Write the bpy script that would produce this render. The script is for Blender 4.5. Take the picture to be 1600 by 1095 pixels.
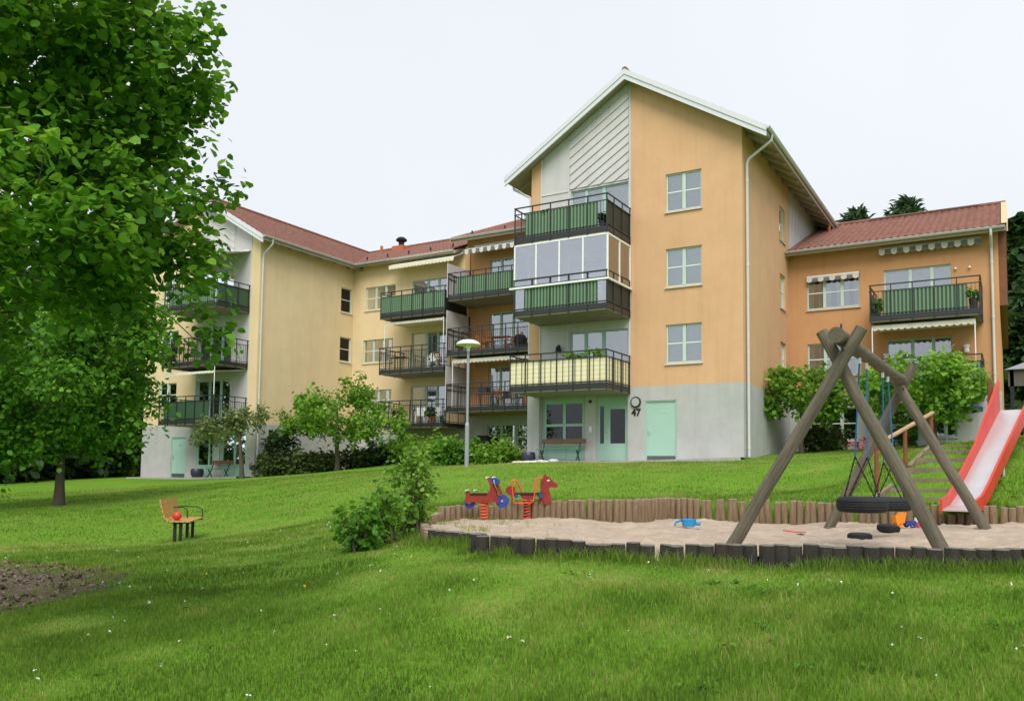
import bpy, math, random
import numpy as np
from mathutils import Matrix, Vector
for o in list(bpy.data.objects): bpy.data.objects.remove(o)
S = bpy.context.scene
COL = S.collection
rng = np.random.default_rng(7)
random.seed(7)

# ------------------------------------------------------------------ camera
RV = Vector((0.85878682, 0.51220091, 0.01163723))
UV = Vector((0.02440793, -0.06359109, 0.99767752))
FV = Vector((-0.51175136, 0.85650826, 0.06711295))
FPX, PCY = 1303.358, 649.70
cd = bpy.data.cameras.new('camera')
cd.sensor_width = 36.0
cd.lens = 36.0 * FPX / 1600.0
cd.shift_y = (PCY - 547.5) / 1600.0
cd.clip_start = 0.05
cd.clip_end = 3000
cam = bpy.data.objects.new('camera', cd)
COL.objects.link(cam)
m = Matrix.Identity(4)
for i in range(3):
    m[i][0] = RV[i]; m[i][1] = UV[i]; m[i][2] = -FV[i]
cam.matrix_world = m
S.camera = cam

def ray(x, y): return (x - 800) / FPX * RV - (y - PCY) / FPX * UV + FV
def onY(x, y, Y): d = ray(x, y); return d * (Y / d[1])
def onX(x, y, X): d = ray(x, y); return d * (X / d[0])
def onZ(x, y, Z): d = ray(x, y); return d * (Z / d[2])
def atd(x, y, d): return ray(x, y) * d

# ------------------------------------------------------------------ world, sun, exposure
SUN_EL, SUN_AZ = math.radians(50), math.radians(152)      # azimuth clockwise from +Y
w = bpy.data.worlds.new('World'); S.world = w; w.use_nodes = True
nt = w.node_tree; N = nt.nodes; L = nt.links
bg = N['Background']
sky = N.new('ShaderNodeTexSky'); sky.sky_type = 'NISHITA'; sky.sun_disc = False
sky.sun_elevation = SUN_EL; sky.sun_rotation = SUN_AZ
sky.air_density = 1.0; sky.dust_density = 3.0; sky.ozone_density = 1.0
cloud = N.new('ShaderNodeTexNoise'); cloud.inputs['Scale'].default_value = 1.6; cloud.inputs['Detail'].default_value = 4
rmp = N.new('ShaderNodeMapRange'); rmp.inputs[1].default_value = .3; rmp.inputs[2].default_value = .7
rmp.inputs[3].default_value = .86; rmp.inputs[4].default_value = .97
L.new(cloud.outputs[0], rmp.inputs[0])
mx = N.new('ShaderNodeMix'); mx.data_type = 'RGBA'
mx.inputs[7].default_value = (8.55, 8.9, 9.4, 1)        # bright overcast cloud layer
L.new(rmp.outputs[0], mx.inputs[0]); L.new(sky.outputs[0], mx.inputs[6]); L.new(mx.outputs[2], bg.inputs[0])
bg.inputs[1].default_value = 0.1
sd = bpy.data.lights.new('sun', 'SUN'); sd.energy = 2.9; sd.angle = math.radians(40); sd.color = (1, .95, .87)
sun = bpy.data.objects.new('sun', sd); COL.objects.link(sun)
dirv = Vector((math.sin(SUN_AZ) * math.cos(SUN_EL), math.cos(SUN_AZ) * math.cos(SUN_EL), math.sin(SUN_EL)))
sun.rotation_euler = dirv.to_track_quat('Z', 'Y').to_euler()
S.view_settings.view_transform = 'Standard'; S.view_settings.look = 'None'
S.view_settings.exposure = 0.12; S.view_settings.gamma = 1.0
S.view_settings.use_curve_mapping = False
S.render.engine = 'CYCLES'
try:
    S.cycles.max_bounces = 6; S.cycles.transparent_max_bounces = 12; S.cycles.use_denoising = True
except Exception: pass

# ------------------------------------------------------------------ materials
MATS = {}
def mat(name, col, rough=.8, var=.12, scale=3.0, bump=0.0, bscale=60., metal=0., spec=.3, stain=0.0, col2=None, coord='Object', stretch=None, stripe=None):
    if name in MATS: return MATS[name]
    M = bpy.data.materials.new(name); M.use_nodes = True
    t = M.node_tree; n = t.nodes; l = t.links; b = n['Principled BSDF']
    tc = n.new('ShaderNodeTexCoord'); mp = n.new('ShaderNodeMapping')
    l.new(tc.outputs[coord], mp.inputs[0])
    if stretch: mp.inputs['Scale'].default_value = stretch
    nz = n.new('ShaderNodeTexNoise'); nz.inputs['Scale'].default_value = scale; nz.inputs['Detail'].default_value = 6; nz.inputs['Roughness'].default_value = .65
    l.new(mp.outputs[0], nz.inputs['Vector'])
    r = n.new('ShaderNodeValToRGB')
    c2 = col2 if col2 else [min(1, c * (1 + var)) for c in col]
    c1 = col if col2 else [c * (1 - var) for c in col]
    r.color_ramp.elements[0].position = .3; r.color_ramp.elements[1].position = .7
    r.color_ramp.elements[0].color = (*c1, 1); r.color_ramp.elements[1].color = (*c2, 1)
    l.new(nz.outputs[0], r.inputs[0]); out = r.outputs[0]
    if stain:
        n2 = n.new('ShaderNodeTexNoise'); n2.inputs['Scale'].default_value = .55; n2.inputs['Detail'].default_value = 8; n2.inputs['Roughness'].default_value = .7
        mp2 = n.new('ShaderNodeMapping'); mp2.inputs['Scale'].default_value = (1.6, 1.6, .5); l.new(tc.outputs[coord], mp2.inputs[0]); l.new(mp2.outputs[0], n2.inputs['Vector'])
        rr = n.new('ShaderNodeMapRange'); rr.inputs[1].default_value = .35; rr.inputs[2].default_value = .75; rr.inputs[3].default_value = 0; rr.inputs[4].default_value = stain
        l.new(n2.outputs[0], rr.inputs[0])
        mm = n.new('ShaderNodeMix'); mm.data_type = 'RGBA'; mm.blend_type = 'MULTIPLY'; mm.inputs[7].default_value = (.62, .58, .52, 1)
        l.new(rr.outputs[0], mm.inputs[0]); l.new(out, mm.inputs[6]); out = mm.outputs[2]
        n3 = n.new('ShaderNodeTexNoise'); n3.inputs['Scale'].default_value = 1.0; n3.inputs['Detail'].default_value = 5
        mp3 = n.new('ShaderNodeMapping'); mp3.inputs['Scale'].default_value = (5, 5, .28); l.new(tc.outputs[coord], mp3.inputs[0]); l.new(mp3.outputs[0], n3.inputs['Vector'])
        r3 = n.new('ShaderNodeMapRange'); r3.inputs[1].default_value = .52; r3.inputs[2].default_value = .8; r3.inputs[3].default_value = 0; r3.inputs[4].default_value = stain * 1.1
        l.new(n3.outputs[0], r3.inputs[0])
        m3 = n.new('ShaderNodeMix'); m3.data_type = 'RGBA'; m3.blend_type = 'MULTIPLY'; m3.inputs[7].default_value = (.66, .60, .55, 1)
        l.new(r3.outputs[0], m3.inputs[0]); l.new(out, m3.inputs[6]); out = m3.outputs[2]
    if stripe:      # horizontal woven stripes in z: (period, colour)
        sx = n.new('ShaderNodeSeparateXYZ'); l.new(tc.outputs[coord], sx.inputs[0])
        ma = n.new('ShaderNodeMath'); ma.operation = 'MULTIPLY'; ma.inputs[1].default_value = 1 / stripe[0]; l.new(sx.outputs[2], ma.inputs[0])
        fr = n.new('ShaderNodeMath'); fr.operation = 'FRACT'; l.new(ma.outputs[0], fr.inputs[0])
        st = n.new('ShaderNodeValToRGB'); st.color_ramp.interpolation = 'LINEAR'
        e = st.color_ramp.elements; e[0].position = .35; e[0].color = (0, 0, 0, 1); e[1].position = .5; e[1].color = (1, 1, 1, 1)
        l.new(fr.outputs[0], st.inputs[0])
        mm = n.new('ShaderNodeMix'); mm.data_type = 'RGBA'; mm.inputs[7].default_value = (*stripe[1], 1)
        l.new(st.outputs[0], mm.inputs[0]); l.new(out, mm.inputs[6]); out = mm.outputs[2]
    l.new(out, b.inputs['Base Color'])
    b.inputs['Roughness'].default_value = rough; b.inputs['Metallic'].default_value = metal
    b.inputs['Specular IOR Level'].default_value = spec
    if bump:
        nb = n.new('ShaderNodeTexNoise'); nb.inputs['Scale'].default_value = bscale; nb.inputs['Detail'].default_value = 5
        l.new(mp.outputs[0], nb.inputs['Vector'])
        bp = n.new('ShaderNodeBump'); bp.inputs['Strength'].default_value = bump; bp.inputs['Distance'].default_value = .02
        l.new(nb.outputs[0], bp.inputs['Height']); l.new(bp.outputs[0], b.inputs['Normal'])
    MATS[name] = M
    return M

def leafmat(name, c0, c1, c2, trans=.35, rough=.55):
    M = bpy.data.materials.new(name); M.use_nodes = True
    t = M.node_tree; n = t.nodes; l = t.links; b = n['Principled BSDF']
    at = n.new('ShaderNodeAttribute'); at.attribute_name = 'lv'
    r = n.new('ShaderNodeValToRGB'); r.color_ramp.elements[0].color = (*c0, 1); r.color_ramp.elements[1].color = (*c2, 1)
    e = r.color_ramp.elements.new(.55); e.color = (*c1, 1)
    l.new(at.outputs['Fac'], r.inputs[0]); l.new(r.outputs[0], b.inputs['Base Color'])
    b.inputs['Roughness'].default_value = rough; b.inputs['Specular IOR Level'].default_value = .25
    tr = n.new('ShaderNodeBsdfTranslucent')
    hs = n.new('ShaderNodeHueSaturation'); hs.inputs['Hue'].default_value = .485; hs.inputs['Value'].default_value = 1.35
    l.new(r.outputs[0], hs.inputs['Color']); l.new(hs.outputs[0], tr.inputs[0])
    mix = n.new('ShaderNodeMixShader'); mix.inputs[0].default_value = trans
    l.new(b.outputs[0], mix.inputs[1]); l.new(tr.outputs[0], mix.inputs[2])
    l.new(mix.outputs[0], n['Material Output'].inputs[0])
    MATS[name] = M
    return M

def glassmat(name, tint=(.75, .8, .8), refl=.12, rough=.02, ior=1.5):
    M = bpy.data.materials.new(name); M.use_nodes = True
    t = M.node_tree; n = t.nodes; l = t.links; n.remove(n['Principled BSDF'])
    tr = n.new('ShaderNodeBsdfTransparent'); tr.inputs[0].default_value = (*tint, 1)
    gl = n.new('ShaderNodeBsdfGlossy'); gl.inputs[0].default_value = (.95, .97, 1, 1); gl.inputs['Roughness'].default_value = rough
    tc = n.new('ShaderNodeTexCoord'); nz = n.new('ShaderNodeTexNoise'); nz.inputs['Scale'].default_value = 1.1
    l.new(tc.outputs['Object'], nz.inputs['Vector'])
    bp = n.new('ShaderNodeBump'); bp.inputs['Strength'].default_value = .025; bp.inputs['Distance'].default_value = .04
    l.new(nz.outputs[0], bp.inputs['Height']); l.new(bp.outputs[0], gl.inputs['Normal'])
    fr = n.new('ShaderNodeFresnel'); fr.inputs[0].default_value = ior
    ad = n.new('ShaderNodeMath'); ad.operation = 'ADD'; ad.inputs[1].default_value = refl; ad.use_clamp = True
    l.new(fr.outputs[0], ad.inputs[0])
    mx = n.new('ShaderNodeMixShader'); l.new(ad.outputs[0], mx.inputs[0]); l.new(tr.outputs[0], mx.inputs[1]); l.new(gl.outputs[0], mx.inputs[2])
    l.new(mx.outputs[0], n['Material Output'].inputs[0]); MATS[name] = M
    return M

ORANGE = mat('orange_render', (.665, .412, .235), .92, .05, 1.2, .25, 90, stain=.2)
DORANGE = mat('deep_orange_render', (.58, .315, .15), .92, .06, 1.2, .25, 90, stain=.22)
YELLOW = mat('yellow_render', (.79, .63, .385), .92, .05, 1.0, .25, 90, stain=.18)
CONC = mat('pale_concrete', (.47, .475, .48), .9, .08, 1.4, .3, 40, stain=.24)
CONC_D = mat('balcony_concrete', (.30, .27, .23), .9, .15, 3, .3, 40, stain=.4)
WHITE_P = mat('white_cladding', (.56, .55, .56), .6, .05, 2, .05, 30, stain=.2)
WHITE_W = mat('white_painted_wood', (.66, .67, .73), .5, .04, 6, .05, 40)
GUTTER = mat('gutter_metal', (.60, .60, .59), .45, .05, 4)
SOFFIT = mat('soffit_boards', (.38, .33, .27), .8, .12, 6)
TILE = mat('clay_tile', (.225, .108, .084), .8, .3, 5, .2, 40, stain=.3)
BRICKM = mat('chimney_brick', (.42, .15, .075), .9, .2, 8, .3, 40)
MINT = mat('mint_paint', (.36, .555, .475), .45, .04, 2, spec=.45)
MINT_W = mat('pale_mint_frame', (.50, .63, .545), .45, .04, 4, spec=.45)
BAR_W = mat('white_glazing_bar', (.75, .78, .76), .45, .02, 4)
DARKM = mat('dark_railing_paint', (.022, .025, .026), .45, .1, 8, spec=.5)
GREENL = mat('light_green_slat', (.15, .245, .155), .5, .06, 4, spec=.4)
GREEND = mat('dark_green_panel', (.035, .085, .045), .5, .08, 4, spec=.4)
GREYPAN = mat('dark_grey_panel', (.035, .042, .036), .6, .1, 4)
CLOTH = mat('striped_yellow_cloth', (.78, .76, .62), .85, .04, 5, stripe=(.16, (.74, .67, .36)))
AWN_W = mat('cream_awning', (.72, .68, .56), .85, .05, 4)
AWN_S = mat('striped_awning', (.62, .60, .55), .85, .06, 4)
AWN_G = mat('grey_awning_stripe', (.16, .15, .15), .85, .06, 4)
ALU = mat('white_aluminium', (.80, .81, .82), .35, .02, 4, spec=.5)
BLIND = mat('pale_blind', (.74, .76, .80), .8, .04, 2)
CURT = mat('white_curtain', (.70, .70, .68), .9, .08, 9)
DARKIN = mat('unlit_room_sheet', (.035, .032, .03), .9, .3, 2)  # near-black colour standing in for the shade of an unlit room
GLASS = glassmat('window_glass', (.8, .84, .84), .2); GLASS2 = glassmat('balcony_glazing', (.86, .89, .91), .3); GLASS3 = glassmat('entrance_glass', (.5, .56, .54), .0); GLASS4 = glassmat('dull_glass', (.5, .53, .53), .02, ior=1.12)
WOODG = mat('weathered_grey_timber', (.155, .135, .10), .88, .42, 4, .8, 22, stretch=(9, 9, .55))
WOODG_H = mat('weathered_beam_timber', (.14, .12, .088), .85, .3, 3, .35, 30, stretch=(7, .8, 7))
LOGM = mat('log_timber', (.20, .14, .085), .9, .35, 4, .4, 30, stretch=(6, 6, .8))
LOGTOP = mat('log_end_grain', (.28, .24, .17), .9, .2, 12, .2, 60)
LOGD = mat('dark_log_timber', (.028, .025, .02), .9, .4, 4, .4, 30, stretch=(6, 6, .8))
LOGDT = mat('grey_log_end', (.15, .14, .12), .9, .25, 12, .2, 60)
BARK = mat('bark', (.085, .07, .052), .95, .35, 6, .6, 25, stretch=(4, 4, 1))
SLAT = mat('oiled_wood_slat', (.50, .28, .095), .5, .2, 5, .1, 40)
TEAK = mat('brown_wood', (.33, .14, .06), .6, .25, 6)
RED = mat('red_plastic', (.60, .05, .03), .42, .12, 5, .05, 60, spec=.45, stain=.3)
DRED = mat('dark_red_panel', (.26, .028, .02), .5, .2, 7, .1, 50, spec=.4, stain=.4)
ORED = mat('orange_red_tube', (.70, .10, .03), .4, .06, 6, spec=.45)
BLUE = mat('blue_panel', (.03, .055, .26), .45, .12, 6, spec=.4)
LBLUE = mat('light_blue_plastic', (.03, .30, .62), .4, .05, 5)
NAVY = mat('navy_fabric', (.03, .04, .16), .85, .1, 5)
ROPE = mat('blue_rope', (.02, .13, .30), .9, .25, 30)
STEEL = mat('brushed_steel', (.62, .61, .62), .32, .06, 3, metal=.55, spec=.5)
LAMPG = mat('galvanised_post', (.33, .35, .38), .45, .06, 6, metal=.3)
LAMPW = mat('white_lamp_dome', (.82, .83, .80), .35, .02, 4)
RUB = mat('black_rubber', (.022, .024, .026), .75, .15, 10, .3, 60)
TERR = mat('terracotta', (.40, .14, .07), .85, .15, 6)
POTD = mat('dark_glazed_pot', (.03, .035, .06), .35, .1, 6, spec=.5)
PLAST = mat('white_plastic', (.80, .80, .78), .4, .02, 4)
STONE = mat('white_edging_stone', (.62, .60, .56), .9, .1, 8, .3, 30)
PAVE = mat('concrete_paving', (.38, .37, .34), .9, .12, 3, .3, 40)
BLACKB = mat('black_box', (.018, .018, .02), .7, .1, 4)
BROWNC = mat('brown_gable_cladding', (.20, .085, .045), .8, .15, 5, stretch=(1, 6, 1))
CREAMW = mat('cream_verge_board', (.66, .48, .26), .6, .05, 5)
TIMB = mat('step_timber', (.21, .175, .115), .9, .25, 5, .3, 30)
REDW = mat('red_brown_post', (.21, .075, .04), .8, .2, 6)
RAILW = mat('light_handrail_wood', (.42, .27, .16), .8, .2, 6)
PINK = mat('pink_flowers', (.65, .12, .16), .8, .3, 20)
WHITEF = mat('white_petals', (.75, .75, .70), .8, .1, 10)
YELF = mat('yellow_flowers', (.75, .55, .03), .8, .1, 10)
ORTOY = mat('orange_toy_plastic', (.85, .26, .02), .4, .05, 5)
CHIP = mat('bark_chips', (.19, .145, .11), .95, .45, 14, .3, 40)
LEAF_NEAR = leafmat('linden_leaves', (.034, .115, .008), (.095, .275, .018), (.27, .49, .05), .48)
LEAF_MID = leafmat('tree_leaves', (.045, .145, .014), (.10, .275, .024), (.22, .43, .05), .45)
LEAF_APP = leafmat('apple_leaves', (.075, .185, .02), (.16, .335, .035), (.32, .50, .09), .45)
LEAF_LT = leafmat('bright_leaves', (.10, .23, .022), (.20, .40, .045), (.38, .56, .12), .45)
LEAF_DK = leafmat('dark_hedge_leaves', (.018, .045, .012), (.032, .08, .018), (.065, .135, .03), .28)
LEAF_GY = leafmat('grey_green_leaves', (.10, .16, .05), (.19, .26, .085), (.32, .37, .17), .42)
LEAF_HD = leafmat('brown_green_hedge', (.045, .065, .018), (.08, .14, .03), (.16, .21, .06), .3)
NEEDLE = leafmat('conifer_needles', (.03, .065, .026), (.05, .105, .038), (.085, .16, .055), .25, .7)
GRASS = leafmat('grass_blades', (.07, .135, .014), (.15, .272, .026), (.42, .39, .14), .4, .6)

# ------------------------------------------------------------------ mesh helpers
I4 = Matrix.Identity(4)
WM = {}
def link(o, parent=None, world=True):
    COL.objects.link(o)
    if parent is not None:
        o.parent = parent
        if world: o.matrix_parent_inverse = WM.get(parent.name, I4).inverted()
    return o
class MB:
    def __init__(s): s.v = []; s.f = []; s.mi = []; s.m = 0
    def add(s, vs, fs):
        k = len(s.v); s.v += [tuple(p) for p in vs]
        for f in fs: s.f.append(tuple(i + k for i in f)); s.mi.append(s.m)
        return s
    def box(s, x0, y0, z0, x1, y1, z1):
        vs = [(x0, y0, z0), (x1, y0, z0), (x1, y1, z0), (x0, y1, z0), (x0, y0, z1), (x1, y0, z1), (x1, y1, z1), (x0, y1, z1)]
        return s.add(vs, [(0, 3, 2, 1), (4, 5, 6, 7), (0, 1, 5, 4), (1, 2, 6, 5), (2, 3, 7, 6), (3, 0, 4, 7)])
    def bar(s, a, b, w, h, up=(0, 0, 1)):      # rectangular bar from a to b
        a = Vector(a); b = Vector(b); d = (b - a).normalized(); u = Vector(up)
        sd = d.cross(u)
        if sd.length < 1e-4: sd = d.cross(Vector((1, 0, 0)))
        sd.normalize(); u = sd.cross(d).normalized()
        vs = []
        for p in (a, b):
            for i, j in ((-1, -1), (1, -1), (1, 1), (-1, 1)): vs.append(p + sd * (i * w / 2) + u * (j * h / 2))
        return s.add(vs, [(0, 1, 2, 3), (7, 6, 5, 4), (0, 4, 5, 1), (1, 5, 6, 2), (2, 6, 7, 3), (3, 7, 4, 0)])
    def tube(s, pts, r, n=8, cap=True):
        pts = [Vector(p) for p in pts]
        rs = r if isinstance(r, (list, tuple)) else [r] * len(pts)
        k = len(s.v); ref = None
        for i, p in enumerate(pts):
            d = (pts[min(i + 1, len(pts) - 1)] - pts[max(i - 1, 0)]).normalized()
            if ref is None:
                ref = d.cross(Vector((0, 0, 1)) if abs(d.z) < .9 else Vector((1, 0, 0))).normalized()
            ref = (ref - d * ref.dot(d)).normalized(); bt = d.cross(ref)
            for j in range(n):
                a = 2 * math.pi * j / n
                s.v.append(tuple(p + (ref * math.cos(a) + bt * math.sin(a)) * rs[i]))
        for i in range(len(pts) - 1):
            for j in range(n):
                a = k + i * n + j; b = k + i * n + (j + 1) % n
                s.f.append((a, b, b + n, a + n)); s.mi.append(s.m)
        if cap:
            s.f.append(tuple(k + j for j in range(n - 1, -1, -1))); s.mi.append(s.m)
            e = k + (len(pts) - 1) * n; s.f.append(tuple(e + j for j in range(n))); s.mi.append(s.m)
        return s
    def lathe(s, prof, n=20, c=(0, 0, 0)):      # prof: (r, z) list
        k = len(s.v)
        for r, z in prof:
            for j in range(n):
                a = 2 * math.pi * j / n; s.v.append((c[0] + r * math.cos(a), c[1] + r * math.sin(a), c[2] + z))
        for i in range(len(prof) - 1):
            for j in range(n):
                a = k + i * n + j; b = k + i * n + (j + 1) % n
                s.f.append((a, b, b + n, a + n)); s.mi.append(s.m)
        return s
    def prism(s, poly, a, b, fn):      # polygon (u,v) extruded from depth a to b; fn(u,v,d)->xyz
        n = len(poly); vs = [fn(u, v, a) for u, v in poly] + [fn(u, v, b) for u, v in poly]
        fs = [tuple(range(n - 1, -1, -1)), tuple(range(n, 2 * n))] + [(i, (i + 1) % n, n + (i + 1) % n, n + i) for i in range(n)]
        return s.add(vs, fs)
    def torus(s, c, R, r, ax='z', n=28, k=10, sy=1.0):
        base = len(s.v)
        for i in range(n):
            a = 2 * math.pi * i / n
            for j in range(k):
                b = 2 * math.pi * j / k
                cr = abs(math.cos(b)) ** .6 * (1 if math.cos(b) > 0 else -1); sr = abs(math.sin(b)) ** .6 * (1 if math.sin(b) > 0 else -1)
                q = R + r * cr; h = r * sy * sr
                p = (q * math.cos(a), q * math.sin(a), h)
                if ax == 'x': p = (p[2], p[0], p[1])
                if ax == 'y': p = (p[0], p[2], p[1])
                s.v.append((c[0] + p[0], c[1] + p[1], c[2] + p[2]))
        for i in range(n):
            for j in range(k):
                a = base + i * k + j; b = base + i * k + (j + 1) % k
                c2 = base + ((i + 1) % n) * k + (j + 1) % k; d = base + ((i + 1) % n) * k + j
                s.f.append((a, d, c2, b)); s.mi.append(s.m)
        return s
    def mesh(s, name, mats, smooth=False):
        me = bpy.data.meshes.new(name); me.from_pydata(s.v, [], s.f)
        ms = mats if isinstance(mats, (list, tuple)) else [mats]
        for q in ms: me.materials.append(q)
        if len(ms) > 1: me.polygons.foreach_set('material_index', s.mi)
        if smooth:
            me.polygons.foreach_set('use_smooth', [True] * len(me.polygons))
            try: me.set_sharp_from_angle(angle=math.radians(40))
            except Exception: pass
        me.update()
        return me
    def build(s, name, mats, parent=None, world=True, smooth=False):
        return link(bpy.data.objects.new(name, s.mesh(name, mats, smooth)), parent, world)

def tag(o, label=None, cat=None, group=None, kind=None):
    if label: o['label'] = label
    if cat: o['category'] = cat
    if group: o['group'] = group
    if kind: o['kind'] = kind
    return o
def thing(name, label, cat, loc=(0, 0, 0), rz=0., group=None, sc=1.0):
    o = bpy.data.objects.new(name, None); COL.objects.link(o)
    o.empty_display_size = .1
    o.location = loc; o.rotation_euler = (0, 0, rz); o.scale = (sc, sc, sc)
    WM[o.name] = Matrix.Translation(loc) @ Matrix.Rotation(rz, 4, 'Z') @ Matrix.Scale(sc, 4)
    return tag(o, label, cat, group)
def place(me, name, loc, rot=(0, 0, 0), parent=None, sc=(1, 1, 1)):      # shared mesh piece, world pose
    o = bpy.data.objects.new(name, me); link(o, parent)
    o.location = loc; o.rotation_euler = rot; o.scale = sc
    return o
def np_obj(name, verts, faces, material, parent=None, attr=None, smooth=False, world=True):
    verts = np.asarray(verts, np.float32).reshape(-1, 3); faces = np.asarray(faces, np.int32)
    me = bpy.data.meshes.new(name); k = faces.shape[1]
    me.vertices.add(len(verts)); me.vertices.foreach_set('co', verts.ravel())
    me.loops.add(faces.size); me.loops.foreach_set('vertex_index', faces.ravel())
    me.polygons.add(len(faces)); me.polygons.foreach_set('loop_start', np.arange(len(faces), dtype=np.int32) * k)
    me.polygons.foreach_set('loop_total', np.full(len(faces), k, np.int32))
    if smooth: me.polygons.foreach_set('use_smooth', np.ones(len(faces), bool))
    me.materials.append(material); me.update(calc_edges=True)
    if attr is not None:
        a = me.attributes.new('lv', 'FLOAT', 'POINT'); a.data.foreach_set('value', np.asarray(attr, np.float32))
    return link(bpy.data.objects.new(name, me), parent, world)

# ------------------------------------------------------------------ terrain
CP = np.array([(-6.15, 3.3, -1.65), (-4.6, 4.2, -1.62), (-2.9, 5, -1.55), (-1.3, 5.4, -1.42), (0, 6, -1.37), (0, 0, -1.66), (-3, 0, -1.7), (3, 3, -1.5), (4, 8, -1.1),
 (-2.65, 8.6, -.955), (.1, 9.55, -.935), (-4.2, 7.7, -.96), (-5.5, 7.9, -.97), (-7, 8.6, -1.0), (2.5, 10.5, -.9), (-7.8, 10, -.97), (-7.3, 8.5, -1.07), (-9.3, 12.2, -.85),
 (-15.5, 11.8, -1.6), (-16, 13.2, -1.55), (-14.4, 7.6, -1.62), (-10, 6, -1.52), (-10, 9.3, -1.25), (-12, 11, -1.3),
 (-14.56, 21.6, .15), (-41, 28.6, -.56), (-36.8, 28.6, -.53), (-32, 28.4, -.42), (-29.3, 32, -.03), (-24, 31, .35), (-20, 30, .27),
 (-16, 28.2, .36), (-12, 28.3, .40), (-7.9, 28.5, .53), (-7, 34.8, .95), (-3, 34.8, 1.15), (0, 35, 1.3), (5, 36, 1.45),
 (-26.5, 15.8, -1.26), (-35, 20, -1.1), (-20, 17.5, -1.0), (-22, 23, -.35), (-48, 24, -.9), (-26, 36, .6),
 (-9.6, 13.4, -.72), (-8.6, 14.9, -.64), (-6.6, 15.6, -.6), (-6.3, 17, -.49), (-4, 17.1, -.48), (-2.5, 17.2, -.47), (-1, 17.3, -.44), (1.5, 17.6, -.4),
 (-1.6, 19.7, .58), (-.5, 19.9, .64), (1.5, 20, .72), (-3.2, 20, -.1), (-5, 21, .02), (-8, 22, .12), (-11, 23, .2), (0, 25, .85), (-2, 25, .72), (3, 26, .95), (-6, 27, .45),
 (-70, 0, -2), (-70, 40, -1), (-50, 60, -.2), (0, 60, 2), (40, 20, 1), (40, 60, 3), (0, -20, -2), (40, -20, -1.5), (-60, -30, -2.2), (-20, -8, -1.8)])
def _phi(a, b): return np.sqrt(((a[:, None, :2] - b[None, :, :2]) ** 2).sum(-1) + 1.5 ** 2)
_n = len(CP); _A = np.zeros((_n + 3, _n + 3)); _A[:_n, :_n] = _phi(CP, CP) - np.eye(_n) * .03
_A[:_n, _n:] = np.c_[np.ones(_n), CP[:, :2]]; _A[_n:, :_n] = _A[:_n, _n:].T
_W = np.linalg.solve(_A, np.r_[CP[:, 2], 0, 0, 0])
SAND = np.array([(2.6, 10.9), (.1, 9.9), (-.63, 9.59), (-1.62, 9.27), (-2.57, 8.82), (-3.43, 8.44), (-4.21, 8.06), (-5.3, 8.15), (-5.65, 8.7), (-6.6, 8.95), (-8.2, 10.9), (-9.3, 12.9),
 (-8.9, 14.2), (-7.9, 15.0), (-6.35, 15.25), (-6.15, 16.75), (-4, 16.75), (-2.5, 16.8), (-1, 16.9), (2.6, 17.3)])
def inpoly(px, py, poly):
    c = np.zeros(px.shape, bool); j = len(poly) - 1
    for i in range(len(poly)):
        xi, yi = poly[i]; xj, yj = poly[j]
        c ^= ((yi > py) != (yj > py)) & (px < (xj - xi) * (py - yi) / (yj - yi + 1e-12) + xi); j = i
    return c
def distpoly(px, py, poly):
    d = np.full(px.shape, 1e9)
    for i in range(len(poly)):
        a = poly[i]; b = poly[(i + 1) % len(poly)]; e = b - a
        t = np.clip(((px - a[0]) * e[0] + (py - a[1]) * e[1]) / (e @ e), 0, 1)
        d = np.minimum(d, np.hypot(px - a[0] - t * e[0], py - a[1] - t * e[1]))
    return d
def T(x, y, carve=False):
    x = np.atleast_1d(np.asarray(x, float)).ravel(); y = np.atleast_1d(np.asarray(y, float)).ravel()
    out = np.empty(len(x))
    for s in range(0, len(x), 20000):
        xx = np.clip(x[s:s + 20000], -75, 45); yy = np.clip(y[s:s + 20000], -35, 65); q = np.c_[xx, yy]
        out[s:s + 20000] = _phi(q, CP) @ _W[:_n] + _W[_n] + q @ _W[_n + 1:]
    out += .02 * np.sin(x * 1.7 + .6 * y) * np.sin(y * 1.3) * (np.hypot(x, y) < 40)
    if carve:
        ins = inpoly(x, y, SAND) | ((distpoly(x, y, SAND) < .13) & (y > 12.5))
        out = np.where(ins, -1.3, out)
    return out
def t1(x, y): return float(T(x, y)[0])
def sandz(x, y): return -.87 + .035 * (np.asarray(x) + 1.6) * (np.asarray(x) > -3.5) - .067 * (np.asarray(x) <= -3.5)

gx = np.unique(np.round(np.r_[np.linspace(-700, -90, 12), np.arange(-80, -16, .8), np.arange(-16, -10.4, .4), np.arange(-10.4, 3.4, .14), np.arange(3.4, 12, .6), np.arange(12, 60, 3), np.linspace(60, 700, 12)], 3))
gy = np.unique(np.round(np.r_[np.linspace(-300, -30, 8), np.arange(-28, 2, 2), np.arange(2, 7.4, .35), np.arange(7.4, 18, .14), np.arange(18, 40, .45), np.arange(40, 90, 3), np.linspace(90, 1200, 14)], 3))
GX, GY = np.meshgrid(gx, gy); GZ = T(GX, GY, True)
nx, ny = len(gx), len(gy); ii, jj = np.meshgrid(np.arange(nx - 1), np.arange(ny - 1)); a = (jj * nx + ii).ravel()
gm = bpy.data.materials.new('lawn_ground'); gm.use_nodes = True
n = gm.node_tree.nodes; l = gm.node_tree.links; b = n['Principled BSDF']; b.inputs['Roughness'].default_value = .95; b.inputs['Specular IOR Level'].default_value = .1
tc = n.new('ShaderNodeTexCoord')
def nzn(sc, det=6):
    q = n.new('ShaderNodeTexNoise'); q.inputs['Scale'].default_value = sc; q.inputs['Detail'].default_value = det; q.inputs['Roughness'].default_value = .65; l.new(tc.outputs['Object'], q.inputs['Vector']); return q
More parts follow.
